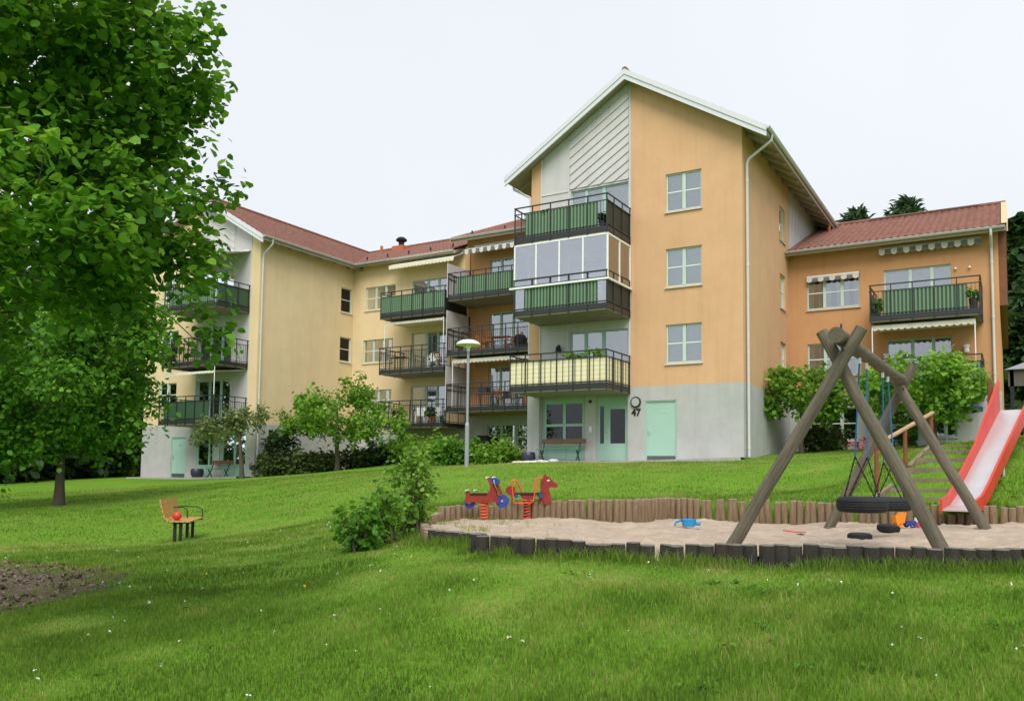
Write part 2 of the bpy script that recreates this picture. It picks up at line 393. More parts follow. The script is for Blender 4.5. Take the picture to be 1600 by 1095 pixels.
def rampn(src, p0, c0, p1, c1):
    q = n.new('ShaderNodeValToRGB'); q.color_ramp.elements[0].position = p0; q.color_ramp.elements[0].color = (*c0, 1); q.color_ramp.elements[1].position = p1; q.color_ramp.elements[1].color = (*c1, 1); l.new(src, q.inputs[0]); return q
def mixn(f, c1, c2):
    q = n.new('ShaderNodeMix'); q.data_type = 'RGBA'; l.new(f, q.inputs[0]); l.new(c1, q.inputs[6]); l.new(c2, q.inputs[7]); return q.outputs[2]
base = rampn(nzn(.35, 8).outputs[0], .35, (.09, .22, .014), .68, (.165, .315, .028)).outputs[0]
fine = rampn(nzn(14, 8).outputs[0], .3, (.065, .17, .012), .7, (.18, .33, .035)).outputs[0]
hf = n.new('ShaderNodeValue'); hf.outputs[0].default_value = .5
g1 = mixn(hf.outputs[0], base, fine)
dry = rampn(nzn(.9, 9).outputs[0], .56, (0, 0, 0), .72, (1, 1, 1))
dm = n.new('ShaderNodeMath'); dm.operation = 'MULTIPLY'; dm.inputs[1].default_value = .55; l.new(dry.outputs[0], dm.inputs[0])
dc = n.new('ShaderNodeRGB'); dc.outputs[0].default_value = (.27, .26, .085, 1)
g2 = mixn(dm.outputs[0], g1, dc.outputs[0])
# bark mulch patch (own outline)
mpn = n.new('ShaderNodeMapping'); mpn.inputs['Location'].default_value = (13.4 / 4.4, -5.0 / 3.1, 0); mpn.inputs['Scale'].default_value = (1 / 4.4, 1 / 3.1, 0); l.new(tc.outputs['Object'], mpn.inputs[0])
vl = n.new('ShaderNodeVectorMath'); vl.operation = 'LENGTH'; l.new(mpn.outputs[0], vl.inputs[0])
ad = n.new('ShaderNodeMath'); ad.operation = 'MULTIPLY_ADD'; ad.inputs[1].default_value = 1.1; l.new(nzn(1.6, 9).outputs[0], ad.inputs[0]); l.new(vl.outputs['Value'], ad.inputs[2])
mk = rampn(ad.outputs[0], .96, (1, 1, 1), 1.0, (0, 0, 0))
ad.inputs[1].default_value = .55
ms = n.new('ShaderNodeMath'); ms.operation = 'SUBTRACT'; ms.inputs[1].default_value = .28; l.new(ad.outputs[0], ms.inputs[0])
l.new(ms.outputs[0], mk.inputs[0])
soil = rampn(nzn(22, 6).outputs[0], .35, (.055, .04, .028), .68, (.20, .155, .115)).outputs[0]
g3 = mixn(mk.outputs[0], g2, soil)
l.new(g3, b.inputs['Base Color'])
bp = n.new('ShaderNodeBump'); bp.inputs['Strength'].default_value = .7; bp.inputs['Distance'].default_value = .05; l.new(nzn(30, 5).outputs[0], bp.inputs['Height']); l.new(bp.outputs[0], b.inputs['Normal'])
tag(np_obj('ground', np.c_[GX.ravel(), GY.ravel(), GZ], np.c_[a, a + 1, a + nx + 1, a + nx], gm, smooth=True), kind='structure')
def mulch(x, y): return np.hypot((x + 13.4) / 4.4, (y - 5.0) / 3.1) + .12 * np.sin(2.3 * x + y) * np.sin(1.9 * y - .7 * x) < .95

# sand
sm = mat('sand', (.42, .34, .265), .95, .18, 2.2, .8, 30, stain=.3)
sx = np.arange(-9.5, 2.7, .065); sy = np.arange(7.9, 17.5, .065); SX, SY = np.meshgrid(sx, sy)
SZ = sandz(SX, SY) + .035 * np.sin(SX * 2.1 + SY) * np.sin(SY * 1.7 - SX * .6) + .022 * np.sin(SX * 5.3 + SY) * np.sin(SY * 4.7) + .012 * np.sin(SX * 11 - SY * 4) * np.sin(SY * 9.3) + rng.normal(0, .009, SX.shape)
for _ in range(260):      # footprints and scuffed hollows
    fx_, fy_, fr_ = rng.uniform(-9, 2), rng.uniform(8.5, 17), rng.uniform(.07, .16); d2 = ((SX - fx_) ** 2 + (SY - fy_) ** 2) / fr_ ** 2
    SZ += np.where(d2 < 9, -.035 * np.exp(-d2) + .014 * np.exp(-(np.sqrt(d2) - 1.5) ** 2 * 4), 0)
for fx_, fy_ in ((-1.6, 11.4), (-1.5, 13.3)): SZ -= .05 * np.exp(-((SX - fx_) ** 2 + (SY - fy_) ** 2) / .35)
ok = inpoly(SX.ravel(), SY.ravel(), SAND) | (distpoly(SX.ravel(), SY.ravel(), SAND) < .03)
nx, ny = len(sx), len(sy); ii, jj = np.meshgrid(np.arange(nx - 1), np.arange(ny - 1)); a = (jj * nx + ii).ravel()
q = np.c_[a, a + 1, a + nx + 1, a + nx]; q = q[ok[q].all(1)]
tag(np_obj('sand', np.c_[SX.ravel(), SY.ravel(), SZ.ravel()], q, sm, smooth=True), kind='structure')

# paved strip at the entrances
for nm, x0, x1, yb, yf in (('entrance_path', -16.3, -7.7, 28.75, 27.75), ('entrance_path', -41.0, -32.4, 29.0, 28.1)):
    mb = MB(); k = 24
    for i in range(k):
        xa = x0 + (x1 - x0) * i / k; xb = x0 + (x1 - x0) * (i + 1) / k
        za = max(t1(xa, yf), t1(xa, yb)) + .03; zb = max(t1(xb, yf), t1(xb, yb)) + .03
        mb.add([(xa, yf, za), (xb, yf, zb), (xb, yb, zb), (xa, yb, za), (xa, yf, za - .3), (xb, yf, zb - .3)], [(0, 1, 2, 3), (4, 5, 1, 0)])
    tag(mb.build(nm, PAVE), kind='structure')

# ------------------------------------------------------------------ building helpers
def fnY(c): return lambda a, z, d: (a, c + d, z)
def fnX(c): return lambda a, z, d: (c - d, a, z)
def wall(mb, fn, a0, a1, z0, z1, holes=(), depth=.14):
    As = sorted({a0, a1, *[h[0] for h in holes], *[h[1] for h in holes]}); Zs = sorted({z0, z1, *[h[2] for h in holes], *[h[3] for h in holes]})
    for i in range(len(As) - 1):
        for j in range(len(Zs) - 1):
            ca = (As[i] + As[i + 1]) / 2; cz = (Zs[j] + Zs[j + 1]) / 2
            if any(h[0] < ca < h[1] and h[2] < cz < h[3] for h in holes): continue
            mb.add([fn(As[i], Zs[j], 0), fn(As[i + 1], Zs[j], 0), fn(As[i + 1], Zs[j + 1], 0), fn(As[i], Zs[j + 1], 0)], [(0, 1, 2, 3)])
    for h in holes:
        x0, x1, y0, y1 = h
        c = [(x0, y0), (x1, y0), (x1, y1), (x0, y1)]
        for k in range(4):
            p, q = c[k], c[(k + 1) % 4]
            mb.add([fn(*p, 0), fn(*q, 0), fn(*q, depth), fn(*p, depth)], [(0, 1, 2, 3)])
def fbox(mb, fn, a0, a1, z0, z1, d0, d1): mb.prism([(a0, z0), (a1, z0), (a1, z1), (a0, z1)], d0, d1, fn)
def window(par, fn, a0, a1, z0, z1, lights=2, bar=True, frame=None, back=None, sill=True, door=False, glass=None, d=.07, fw=.055, name='window', backs=None):
    frame = frame or MINT_W; glass = glass or GLASS
    mb = MB()
    fbox(mb, fn, a0, a0 + fw, z0, z1, d, d + .07); fbox(mb, fn, a1 - fw, a1, z0, z1, d, d + .07)
    fbox(mb, fn, a0 + fw, a1 - fw, z1 - fw, z1, d + .002, d + .068); fbox(mb, fn, a0 + fw, a1 - fw, z0, z0 + fw, d + .002, d + .068)
    if isinstance(lights, int): cuts = [a0 + (a1 - a0) * i / lights for i in range(lights + 1)]
    else: cuts = [a0 + (a1 - a0) * t for t in (0, *lights, 1)]
    for c in cuts[1:-1]: fbox(mb, fn, c - .06, c + .06, z0 + fw, z1 - fw, d - .008, d + .066)
    W = mb.build(name, frame, par)
    nb = MB(); hb = False
    for i in range(len(cuts) - 1):
        l0 = cuts[i] + (fw if i == 0 else .06); l1 = cuts[i + 1] - (fw if i == len(cuts) - 2 else .06)
        p = MB(); fbox(p, fn, l0, l1, z0 + fw, z1 - fw, d + .03, d + .038); p.build('pane', glass, W)
        if bar:
            zm = (z0 + z1) / 2 + .02
            fbox(nb, fn, l0, l1, zm - .02, zm + .02, d + .012, d + .028); hb = True
        bk = (backs[i] if backs else back)
        if bk:
            k, fr = bk
            p = MB()
            if k is CURT:       # pleated curtain, hung along both sides
                for (s0, s1) in ((l0, l0 + (l1 - l0) * .33), (l1 - (l1 - l0) * .33, l1)) if fr < .99 else ((l0, l1),):
                    m_ = 14
                    for q in range(m_):
                        u0 = s0 + (s1 - s0) * q / m_; u1 = s0 + (s1 - s0) * (q + 1) / m_
                        da = .13 + .02 * (q % 2); db = .13 + .02 * ((q + 1) % 2)
                        p.add([fn(u0, z0 + .04, d + da), fn(u1, z0 + .04, d + db), fn(u1, z1 - .02, d + db), fn(u0, z1 - .02, d + da)], [(0, 1, 2, 3)])
                p.build('curtain', CURT, W)
            else:
                fbox(p, fn, l0 - .02, l1 + .02, z1 - .03 - (z1 - z0 - .06) * fr, z1 - .03, d + .12, d + .125); p.build('blind_or_dark_sheet', k, W)
    if hb: nb.build('glazing_bar', BAR_W, W)
    if sill and not door:
        s = MB(); s.prism([(-.06, -.045), (d + .02, -.005), (d + .02, -.03), (-.06, -.07)], a0 - .04, a1 + .04, lambda u, v, q: fn(q, z0 + v, u)); s.build('sill', GUTTER, W)
    return W

def clip(poly, f):
    out = []
    for i in range(len(poly)):
        p, q = poly[i], poly[(i + 1) % len(poly)]; a, b_ = f(p), f(q)
        if a >= 0: out.append(p)
        if (a >= 0) != (b_ >= 0):
            t = a / (a - b_); out.append((p[0] + (q[0] - p[0]) * t, p[1] + (q[1] - p[1]) * t))
    return out

def tiled(par, axis, e0, e1, run0, z0, slope, length, dirn, name='roof', period=.26):
    """corrugated tile plane; eave along axis from e0..e1, run direction dirn(+1/-1) on the other axis"""
    m_ = max(2, int(round((e1 - e0) / period))); sub = 6
    us = np.linspace(e0, e1, m_ * sub + 1); row = .36; nr = int(math.ceil(length / row))
    V = []; ph = (np.arange(len(us)) % sub) / sub
    wave = .028 * np.cos(2 * math.pi * ph)
    ts = []
    for k in range(nr):
        ts += [(k * row, .03), (min(length, (k + 1) * row), 0.0)]
    for t, lift in ts:
        zz = z0 + slope * t + wave + lift
        rr = np.full(len(us), run0 + dirn * t)
        V.append(np.c_[us, rr, zz] if axis == 'x' else np.c_[rr, us, zz])
    nu = len(us); nv = len(ts); ii, jj = np.meshgrid(np.arange(nu - 1), np.arange(nv - 1)); a = (jj * nu + ii).ravel()
    return np_obj(name, np.concatenate(V), np.c_[a, a + 1, a + nu + 1, a + nu], TILE, par, smooth=False)

SLATME = {}
def slat_mesh(w_, h_):
    key = (round(w_, 3), round(h_, 3))
    if key not in SLATME:
        mb = MB(); t = .012
        mb.prism([(-w_ / 2, t), (-w_ / 2 + .012, -t), (w_ / 2 - .012, -t), (w_ / 2, t)], 0, h_, lambda u, v, d: (u, v, d))
        SLATME[key] = mb.mesh('slat', GREENL)
    return SLATME[key]
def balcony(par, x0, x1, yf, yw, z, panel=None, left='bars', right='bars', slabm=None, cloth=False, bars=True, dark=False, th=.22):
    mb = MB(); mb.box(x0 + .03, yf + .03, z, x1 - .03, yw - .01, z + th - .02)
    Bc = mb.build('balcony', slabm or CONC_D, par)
    mb = MB()      # edge channel
    mb.box(x0, yf, z + .05, x1, yf + .028, z + th + .02); mb.box(x0, yf + .028, z + .05, x0 + .028, yw - .012, z + th + .02); mb.box(x1 - .028, yf + .028, z + .05, x1, yw - .012, z + th + .02)
    mb.build('edge_channel', DARKM, Bc)
    rt, mr = z + 1.40, z + 1.16
    mb = MB()
    for zz, ww in ((rt, .045), (mr, .03), (z + .3, .03)):
        mb.box(x0 - .01, yf - .012, zz - ww / 2, x1 + .01, yf + .026, zz + ww / 2)
        mb.box(x0 - .01, yf + .027, zz - ww / 2, x0 + .026, yw - .02, zz + ww / 2); mb.box(x1 - .026, yf + .027, zz - ww / 2, x1 + .01, yw - .02, zz + ww / 2)
    npz = max(3, int(round((x1 - x0) / .72)))
    for i in range(npz + 1):
        px = x0 + .03 + (x1 - x0 - .06) * i / npz
        mb.box(px - .018, yf - .02, z - .02, px + .018, yf + .02, rt - .02)
    for xx in (x0, x1):
        for yy in (yf + .55, (yf + yw) / 2 + .25, yw - .1): mb.box(xx - .018, yy - .018, z - .02, xx + .018, yy + .018, rt - .02)
    mb.build('railing', DARKM, Bc)
    mb = MB(); sp = .115
    def row(a0, a1, f):
        k = max(1, int((a1 - a0) / sp))
        for i in range(k + 1):
            f(a0 + (a1 - a0) * i / k)
    spans = [(x0 + .05, x1 - .05)]
    if panel and not cloth: spans = [(x0 + .05, panel[0] - .02), (panel[1] + .02, x1 - .05)]
    if not bars: spans = []
    for s0, s1 in spans:
        if s1 - s0 > .1: row(s0, s1, lambda xx: mb.box(xx - .007, yf + .002, z + .16, xx + .007, yf + .014, mr))
    for xx, md in ((x0, left), (x1, right)):
        if md == 'bars': row(yf + .08, yw - .1, lambda yy: mb.box(xx - .006, yy - .007, z + .16, xx + .006, yy + .007, mr))
    if mb.v: tag(mb.build('baluster_row', DARKM, Bc), kind='stuff')
    if panel and not cloth:
        pb = MB(); pb.box(panel[0], yf + .030, z + .2, panel[1], yf + .042, mr - .02); pb.build('backing_panel', GREEND, Bc)
        k = max(1, int(round((panel[1] - panel[0]) / .134))); st = (panel[1] - panel[0]) / k
        if not dark:
            for i in range(k): place(slat_mesh(st * .56, mr - z - .2), 'slat', (panel[0] + st * (i + .5), yf + .016, z + .18), parent=Bc)
        else:
            sb = MB()
            for i in range(k): sb.box(panel[0] + st * i + .02, yf + .02, z + .2, panel[0] + st * (i + .75), yf + .029, mr - .02)
            sb.build('panel_ribs', GREEND, Bc)
    for xx, md, sg in ((x0, left, 1), (x1, right, -1)):
        if md in ('dark', 'green'):
            pb = MB(); pb.box(xx + sg * .03, yf + .06, z + .18, xx + sg * .045, yw - .06, mr)
            pb.build('side_panel', GREYPAN if md == 'dark' else GREEND, Bc)
    return Bc

def awning(par, x0, x1, yw, ztop, out, drop, cloth1, stripes=None, poles=None, polez=None, name='awning', valance=.16):
    """fabric sheet from the wall sloping outward with a scalloped valance"""
    mb = MB(); k = int((x1 - x0) / .12)
    ze = ztop - drop; ye = yw - out
    mb.m = 0
    nsec = max(6, int((x1 - x0) / .22))
    for i in range(nsec):
        a0 = x0 + (x1 - x0) * i / nsec; a1 = x0 + (x1 - x0) * (i + 1) / nsec
        mb.m = (i % 2) if stripes else 0
        mb.add([(a0, yw - .02, ztop), (a1, yw - .02, ztop), (a1, ye, ze), (a0, ye, ze)], [(0, 1, 2, 3)])
        mb.add([(a0, ye - .001, ze), (a1, ye - .001, ze), (a1, ye - .002, ze - valance * .72), ((a0 * .25 + a1 * .75), ye - .002, ze - valance * .93), ((a0 + a1) / 2, ye - .002, ze - valance), (a0 * .75 + a1 * .25, ye - .002, ze - valance * .93), (a0, ye - .002, ze - valance * .72)], [(0, 1, 2, 3, 4, 5, 6)])
    A = mb.build(name, [cloth1, stripes] if stripes else [cloth1], par)
    fb = MB(); fb.tube([(x0, ye + .02, ze - .01), (x1, ye + .02, ze - .01)], .022, 6); fb.tube([(x0, yw - .06, ztop + .03), (x1, yw - .06, ztop + .03)], .05, 8)
    for xx in (x0 + .08, x1 - .08): fb.tube([(xx, yw - .05, ztop - .05), (xx, ye + .02, ze - .02)], .014, 6)
    fb.build('awning_arm', ALU, A)
    if poles:
        for xx, yy, z0, z1 in poles:
            p = MB(); p.tube([(xx, yy, z0), (xx, yy, z1)], .022, 6); p.build('awning_pole', ALU, A)
    return A

def gutter(par, a, b_, r=.075):
    mb = MB(); a = Vector(a); b_ = Vector(b_); d = (b_ - a).normalized(); s_ = d.cross(Vector((0, 0, 1))); n_ = 8; vs = []
    for p in (a, b_):
        for i in range(n_ + 1):
            t = math.pi * i / n_; vs.append(p + s_ * (r * math.cos(t)) + Vector((0, 0, -r * math.sin(t))))
    mb.add(vs, [(i, i + 1, n_ + 2 + i, n_ + 1 + i) for i in range(n_)] + [tuple(range(n_ + 1)), tuple(range(n_ + 1, 2 * n_ + 2))])
    mb.tube([a + s_ * r, b_ + s_ * r], .012, 5)
    mb.tube([a - s_ * r, b_ - s_ * r], .012, 5)
    return mb.build('gutter', GUTTER, par)
def downpipe(par, pts, r=.05):
    mb = MB(); mb.tube(pts, r, 10)
    p0 = Vector(pts[-2]); p1 = Vector(pts[-1])
    for t in (.06, .35, .65, .97):
        c = p0.lerp(p1, t); mb.tube([c + Vector((0, 0, .04)), c - Vector((0, 0, .04))], r * 1.22, 10)
    return mb.build('downpipe', GUTTER, par, smooth=True)

def gable_house(par, xl, xr, y0, y1, zr, k, ov, verge, zbase):
    """gable roof, ridge along Y at mid X. zr = top-surface ridge height at the ridge"""
    xm = (xl + xr) / 2; half = (xr - xl) / 2 + ov
    ln = half; ze = zr - k * half
    tiled(par, 'y', y0 - verge, y1, xr + ov, ze, k, half, -1)
    tiled(par, 'y', y0 - verge, y1, xl - ov, ze, k, half, 1)
    mb = MB()       # roof deck with soffit boards
    th = .16
    for sgn, xe in ((1, xr + ov), (-1, xl - ov)):
        mb.add([(xm, y0 - verge + .03, zr - .06), (xe, y0 - verge + .03, ze - .06), (xe, y1, ze - .06), (xm, y1, zr - .06), (xm, y0 - verge + .03, zr - .06 - th), (xe, y0 - verge + .03, ze - .06 - th), (xe, y1, ze - .06 - th), (xm, y1, zr - .06 - th)],
               [(0, 1, 2, 3), (4, 7, 6, 5), (0, 4, 5, 1), (1, 5, 6, 2), (2, 6, 7, 3)])
    mb.build('roof_deck', SOFFIT, par)
    for sgn, xe in ((1, xr + ov), (-1, xl - ov)):      # two-step bargeboard
        for off, dz, hh, t in ((0, 0.0, .20, .05), (-.02, -.17, .22, .035)):
            mb = MB(); y = y0 - verge
            e = xe + sgn * .04
            zz = lambda x: zr + .04 - k * abs(x - xm) + dz
            mb.prism([(xm, zz(xm)), (e, zz(e)), (e, zz(e) - hh), (xm, zz(xm) - hh)], y - .03 - (.03 if off == 0 else 0), y + .03, lambda u, v, d: (u, d, v))
            mb.build('bargeboard', WHITE_W, par)
        rme = None    # rafter feet under the eave
        yy = y0 + .6
        while yy < y1:
            xw = xr if sgn > 0 else xl
            if rme is None: rme = MB().bar((xw - sgn * .05, 0, zr - k * (abs(xw - xm) - .05) - .33), (xe - sgn * .06, 0, ze - .26 + k * .06), .09, .13).mesh('rafter', SOFFIT)
            place(rme, 'rafter', (0, yy, 0), parent=par); yy += 1.1
    mb = MB(); mb.tube([(xm, y0 - verge - .02, zr + .03), (xm, y1, zr + .03)], .11, 8); mb.build('ridge_tiles', TILE, par)
    return ze

def gwall_top(mb, fn, xa, xb, zb, roof):     # wall strip up to the roof line
    mb.add([fn(xa, zb, 0), fn(xb, zb, 0), fn(xb, roof(xb), 0), fn(xa, roof(xa), 0)], [(0, 1, 2, 3)])

def cladding(par, fn, xa, xb, zb, roof, slope, step, proud=-.035):
    """overlapping diagonal boards clipped to the gable field, each a part"""
    lo = zb - abs(slope) * (xb - xa) - 1; hi = max(roof(xa), roof(xb)) + 1
    z = lo
    while z < hi:
        x_ref = xa if slope > 0 else xb
        P = [(xa, z + slope * (xa - x_ref)), (xb, z + slope * (xb - x_ref)), (xb, z + step * .985 + slope * (xb - x_ref)), (xa, z + step * .985 + slope * (xa - x_ref))]
        P = clip(P, lambda p: p[1] - zb); 
        if P: P = clip(P, lambda p: roof(p[0]) - p[1])
        if len(P) > 2:
            mb = MB(); x_r = x_ref
            def dep(u, v): return -.012 - .04 * (1 - ((v - slope * (u - x_r)) - z) / step)
            n_ = len(P)
            mb.add([fn(u, v, dep(u, v)) for u, v in P] + [fn(u, v, .01) for u, v in P], [tuple(range(n_))] + [(i, (i + 1) % n_, n_ + (i + 1) % n_, n_ + i) for i in range(n_)])
            mb.build('cladding_board', WHITE_P, par)
        z += step

# ------------------------------------------------------------------ ORANGE BUILDING
OB = thing('apartment_building', 'orange apartment building with tall white-clad gable and balconies beside the playground', 'building', (-12.1, 28.72, .4))
YT = 28.72; XL, XR = -16.36, -7.85; XM = (XL + XR) / 2; KT = .62; ZR = 15.12
FLO = (3.2, 6.0, 8.8)
gable_house(OB, XL, XR, YT, 47.0, ZR, KT, .93, .5, .3)
roofu = lambda x: ZR - .24 - KT * abs(x - XM)
fT = fnY(YT)
wx0 = onY(1040.3, 300, YT)[0]; wx1 = onY(1096, 300, YT)[0]
tw = [(wx0, wx1, f + .80, f + 2.21) for f in FLO]
# right orange half
mb = MB(); zt = roofu(XR) - .0
wall(mb, fT, -12.05, XR, 3.2, zt, tw); mb.add([fT(-12.05, zt, 0), fT(XR, zt, 0), fT(-12.05, roofu(-12.05), 0)], [(0, 1, 2)])
mb.build('wall', ORANGE, OB)
BK = [((BLIND, .97), (BLIND, .97)), ((BLIND, .99), (BLIND, .99)), ((CURT, 1.0), (CURT, 1.0))]
for q, bk in zip(tw, BK): window(OB, fT, *q, 2, True, backs=bk)
mb = MB(); gwall_top(mb, fT, XL, -15.92, 2.95, roofu); mb.build('wall', ORANGE, OB)
# white part
mb = MB(); 
wh = [(-14.58, -12.15, f + .02, f + 2.22) for f in FLO]
wall(mb, fT, -15.92, -12.05, 3.0, 11.07, wh, .12); gwall_top(mb, fT, -15.92, XM, 11.07, roofu); mb.add([fT(XM, 11.07, 0), fT(-12.05, 11.07, 0), fT(-12.05, roofu(-12.05), 0), fT(XM, roofu(XM), 0)], [(0, 1, 2, 3)])
mb.build('wall', WHITE_P, OB)
for i, q in enumerate(wh):
    W = window(OB, fT, *q, (.27, .575), False, frame=MINT, door=True, backs=[(BLIND, .5), (BLIND, .42), (BLIND, .97)] if i != 1 else [(BLIND, .3), (CURT, .5), (BLIND, .7)])
mb = MB()
for xx in (-15.9, -14.66, -12.09): fbox(mb, fT, xx - .022, xx + .022, 3.22, min(roofu(xx), 20) - .02, -.03, .005)
for f in FLO: fbox(mb, fT, -15.87, -14.69, f + 2.22, f + 2.27, -.028, .005)
mb.build('cover_strip', GUTTER, OB)
cladding(OB, fT, -14.62, -12.13, 11.1, roofu, KT, .345)
# concrete ground floor: right block with door hole, left column, entry
dx0, dx1 = -11.47, -10.27
mb = MB(); wall(mb, fT, -12.05, XR, -.5, 3.2, [(dx0, dx1, .45, 2.66)], .12); mb.build('concrete_base', CONC, OB)
mb = MB(); fbox(mb, fT, -16.42, -15.9, -.4, 3.0, -.03, .5); mb.build('column', CONC, OB)
def plain_door(par, fn, a0, a1, z0, z1, hinge=1, name='door'):
    mb = MB(); fbox(mb, fn, a0 + .05, a1 - .05, z0 + .02, z1 - .05, .06, .10); D = mb.build(name, MINT, par)
    mb = MB(); fbox(mb, fn, a0, a0 + .048, z0, z1, .03, .12); fbox(mb, fn, a1 - .048, a1, z0, z1, .03, .12); fbox(mb, fn, a0 + .049, a1 - .049, z1 - .048, z1, .03, .12); mb.build('door_frame', MINT, D)
    mb = MB(); fbox(mb, fn, a0 + .06, a1 - .06, z0 + .03, z0 + .2, .048, .059); mb.build('kick_plate', mat('dark_kick_plate', (.13, .14, .14), .4, .1, metal=.4), D)
    hx = a0 + .12 if hinge > 0 else a1 - .12
    mb = MB(); fbox(mb, fn, hx - .025, hx + .025, z0 + .95, z0 + 1.18, .046, .059); mb.tube([fn(hx, z0 + 1.08, .05), fn(hx, z0 + 1.08, -.02), fn(hx + .11 * hinge, z0 + 1.08, -.02)], .011, 6); mb.build('handle', STEEL, D)
    mb = MB(); cx = (a0 + a1) / 2
    fbox(mb, fn, cx - .02, cx + .2, z1 - .45, z1 - .40, .052, .0595); mb.build('door_sign', STEEL, D)
    return D
plain_door(OB, fT, dx0, dx1, .45, 2.66)
fE = fnY(YT + .22)
mb = MB(); wall(mb, fE, -15.9, -12.05, -.4, 3.0, [(-15.82, -14.06, .42, 2.86), (-13.47, -12.15, .45, 2.86)], .1)
fbox(mb, fT, -12.16, -12.05, -.4, 3.0, 0.001, .24)
mb.build('entry_wall', CONC, OB)
mb = MB(); fbox(mb, fE, -14.0, -13.55, .45, 1.98, -.02, -.004); fbox(mb, fE, -14.0, -13.55, 2.0, 2.95, -.02, -.004); mb.build('entry_panel', WHITE_P, OB)
mb = MB(); fbox(mb, fE, -13.84, -13.7, 1.55, 1.78, -.05, -.021); mb.build('entry_phone', STEEL, OB)
mb = MB(); fbox(mb, fE, -13.83, -13.73, 2.68, 2.78, -.07, -.021); mb.build('motion_sensor', BLACKB, OB)
# entry window (lower mint panel)
mb = MB()
for a0, a1 in ((-15.82, -15.72), (-14.98, -14.86), (-14.14, -14.06)): fbox(mb, fE, a0, a1, .42, 2.86, .02, .09)
for z0, z1 in ((.42, .50), (1.04, 1.12), (1.80, 1.90), (2.68, 2.86)):
    for a0, a1 in ((-15.72, -14.98), (-14.86, -14.14)): fbox(mb, fE, a0, a1, z0, z1, .022, .088)
EW = mb.build('entry_window', MINT, OB)
for a0, a1 in ((-15.72, -14.98), (-14.86, -14.14)):
    p = MB(); fbox(p, fE, a0, a1, .50, 1.04, .05, .07); p.build('lower_panel', MINT, EW)
    for z0, z1 in ((1.12, 1.80), (1.90, 2.68)):
        p = MB(); fbox(p, fE, a0, a1, z0, z1, .05, .056); p.build('pane', GLASS3, EW)
# entry door
mb = MB(); fbox(mb, fE, -13.47, -13.39, .45, 2.86, .01, .09); fbox(mb, fE, -12.23, -12.15, .45, 2.86, .01, .09); fbox(mb, fE, -13.39, -12.23, 2.55, 2.86, .012, .088)
fbox(mb, fE, -13.22, -13.08, .47, 2.55, .012, .088)
ED = mb.build('entry_door', MINT, OB)
mb = MB(); fbox(mb, fE, -13.08, -12.96, .47, 2.55, 0, .05); fbox(mb, fE, -12.35, -12.23, .47, 2.55, 0, .05); fbox(mb, fE, -12.96, -12.35, 2.42, 2.55, .001, .049); fbox(mb, fE, -12.96, -12.35, .47, 1.12, .001, .049); mb.build('door_leaf', MINT, ED)
p = MB(); fbox(p, fE, -12.96, -12.35, 1.12, 2.42, .02, .026); p.build('pane', GLASS3, ED)
p = MB(); fbox(p, fE, -13.39, -13.22, 1.12, 2.55, .04, .046); p.build('pane', GLASS3, ED)
p = MB(); fbox(p, fE, -13.39, -13.22, .47, 1.12, .03, .06); p.build('lower_panel', MINT, ED)
p = MB(); p.tube([fE(-13.02, 1.35, 0), fE(-13.02, 1.35, -.07), fE(-13.02, 1.75, -.07), fE(-13.02, 1.75, 0)], .014, 6); p.build('handle', STEEL, ED)
# lobby back wall and floor so the glass looks into a room
mb = MB(); mb.add([(-15.9, YT + 3.2, .4), (-12.1, YT + 3.2, .4), (-12.1, YT + 3.2, 3), (-15.9, YT + 3.2, 3), (-15.9, YT + .35, .44), (-12.1, YT + .35, .44), (-12.1, YT + 3.2, .44), (-15.9, YT + 3.2, .44)], [(0, 1, 2, 3), (4, 5, 6, 7)]); mb.build('lobby_room', mat('lobby_paint', (.16, .13, .11), .8, .2), OB)
# house number and round lamp
fc = bpy.data.curves.new('n47', 'FONT'); fc.body = '47'; fc.size = .36; fc.align_x = 'CENTER'; fc.extrude = .008; fc.offset = .012
to = bpy.data.objects.new('n47', fc); COL.objects.link(to)
bpy.context.view_layer.update()
me = bpy.data.meshes.new_from_object(to.evaluated_get(bpy.context.evaluated_depsgraph_get())); bpy.data.objects.remove(to)
me.materials.clear(); me.materials.append(BLACKB)
place(me, 'house_number', (-11.82, YT - .012, 2.13), (math.pi / 2, 0, 0), OB)
mb = MB(); mb.torus((-11.82, YT - .05, 2.63), .17, .035, 'y', 24, 8); WL = mb.build('wall_lamp', BLACKB, OB, smooth=True)
mb = MB(); mb.prism([(.155 * math.cos(t * .3927), .155 * math.sin(t * .3927)) for t in range(16)], -.09, -.001, lambda u, v, d: (-11.82 + u, YT + d, 2.63 + v)); mb.build('lamp_glass', mat('frosted_lamp_glass', (.42, .44, .44), .3, .05), WL)
# side wall of the tower (faces +X)
fS = fnX(XR); sw = [(34.2, 35.15, f + .8, f + 2.2) for f in FLO]
mb = MB(); wall(mb, fS, YT, 47, 3.2, roofu(XR) - .002, sw); mb.build('wall', ORANGE, OB)
for q in sw: window(OB, fS, *q, 1, True, back=(CURT, .5), glass=GLASS4)
mb = MB(); wall(mb, fS, YT, 36, -.6, 3.2); mb.build('concrete_base', CONC, OB)
mb = MB(); fbox(mb, fS, 35.83, 44, 9.0, roofu(XR) - .02, -.02, -.003); WPc = mb.build('white_boarding', WHITE_P, OB)
bm_ = MB(); fbox(bm_, fS, -.035, .035, 9.02, roofu(XR) - .03, -.045, -.021); bme = bm_.mesh('batten', WHITE_P)
yy = 35.95
while yy < 43.5: place(bme, 'batten', (0, yy, 0), parent=WPc); yy += .3
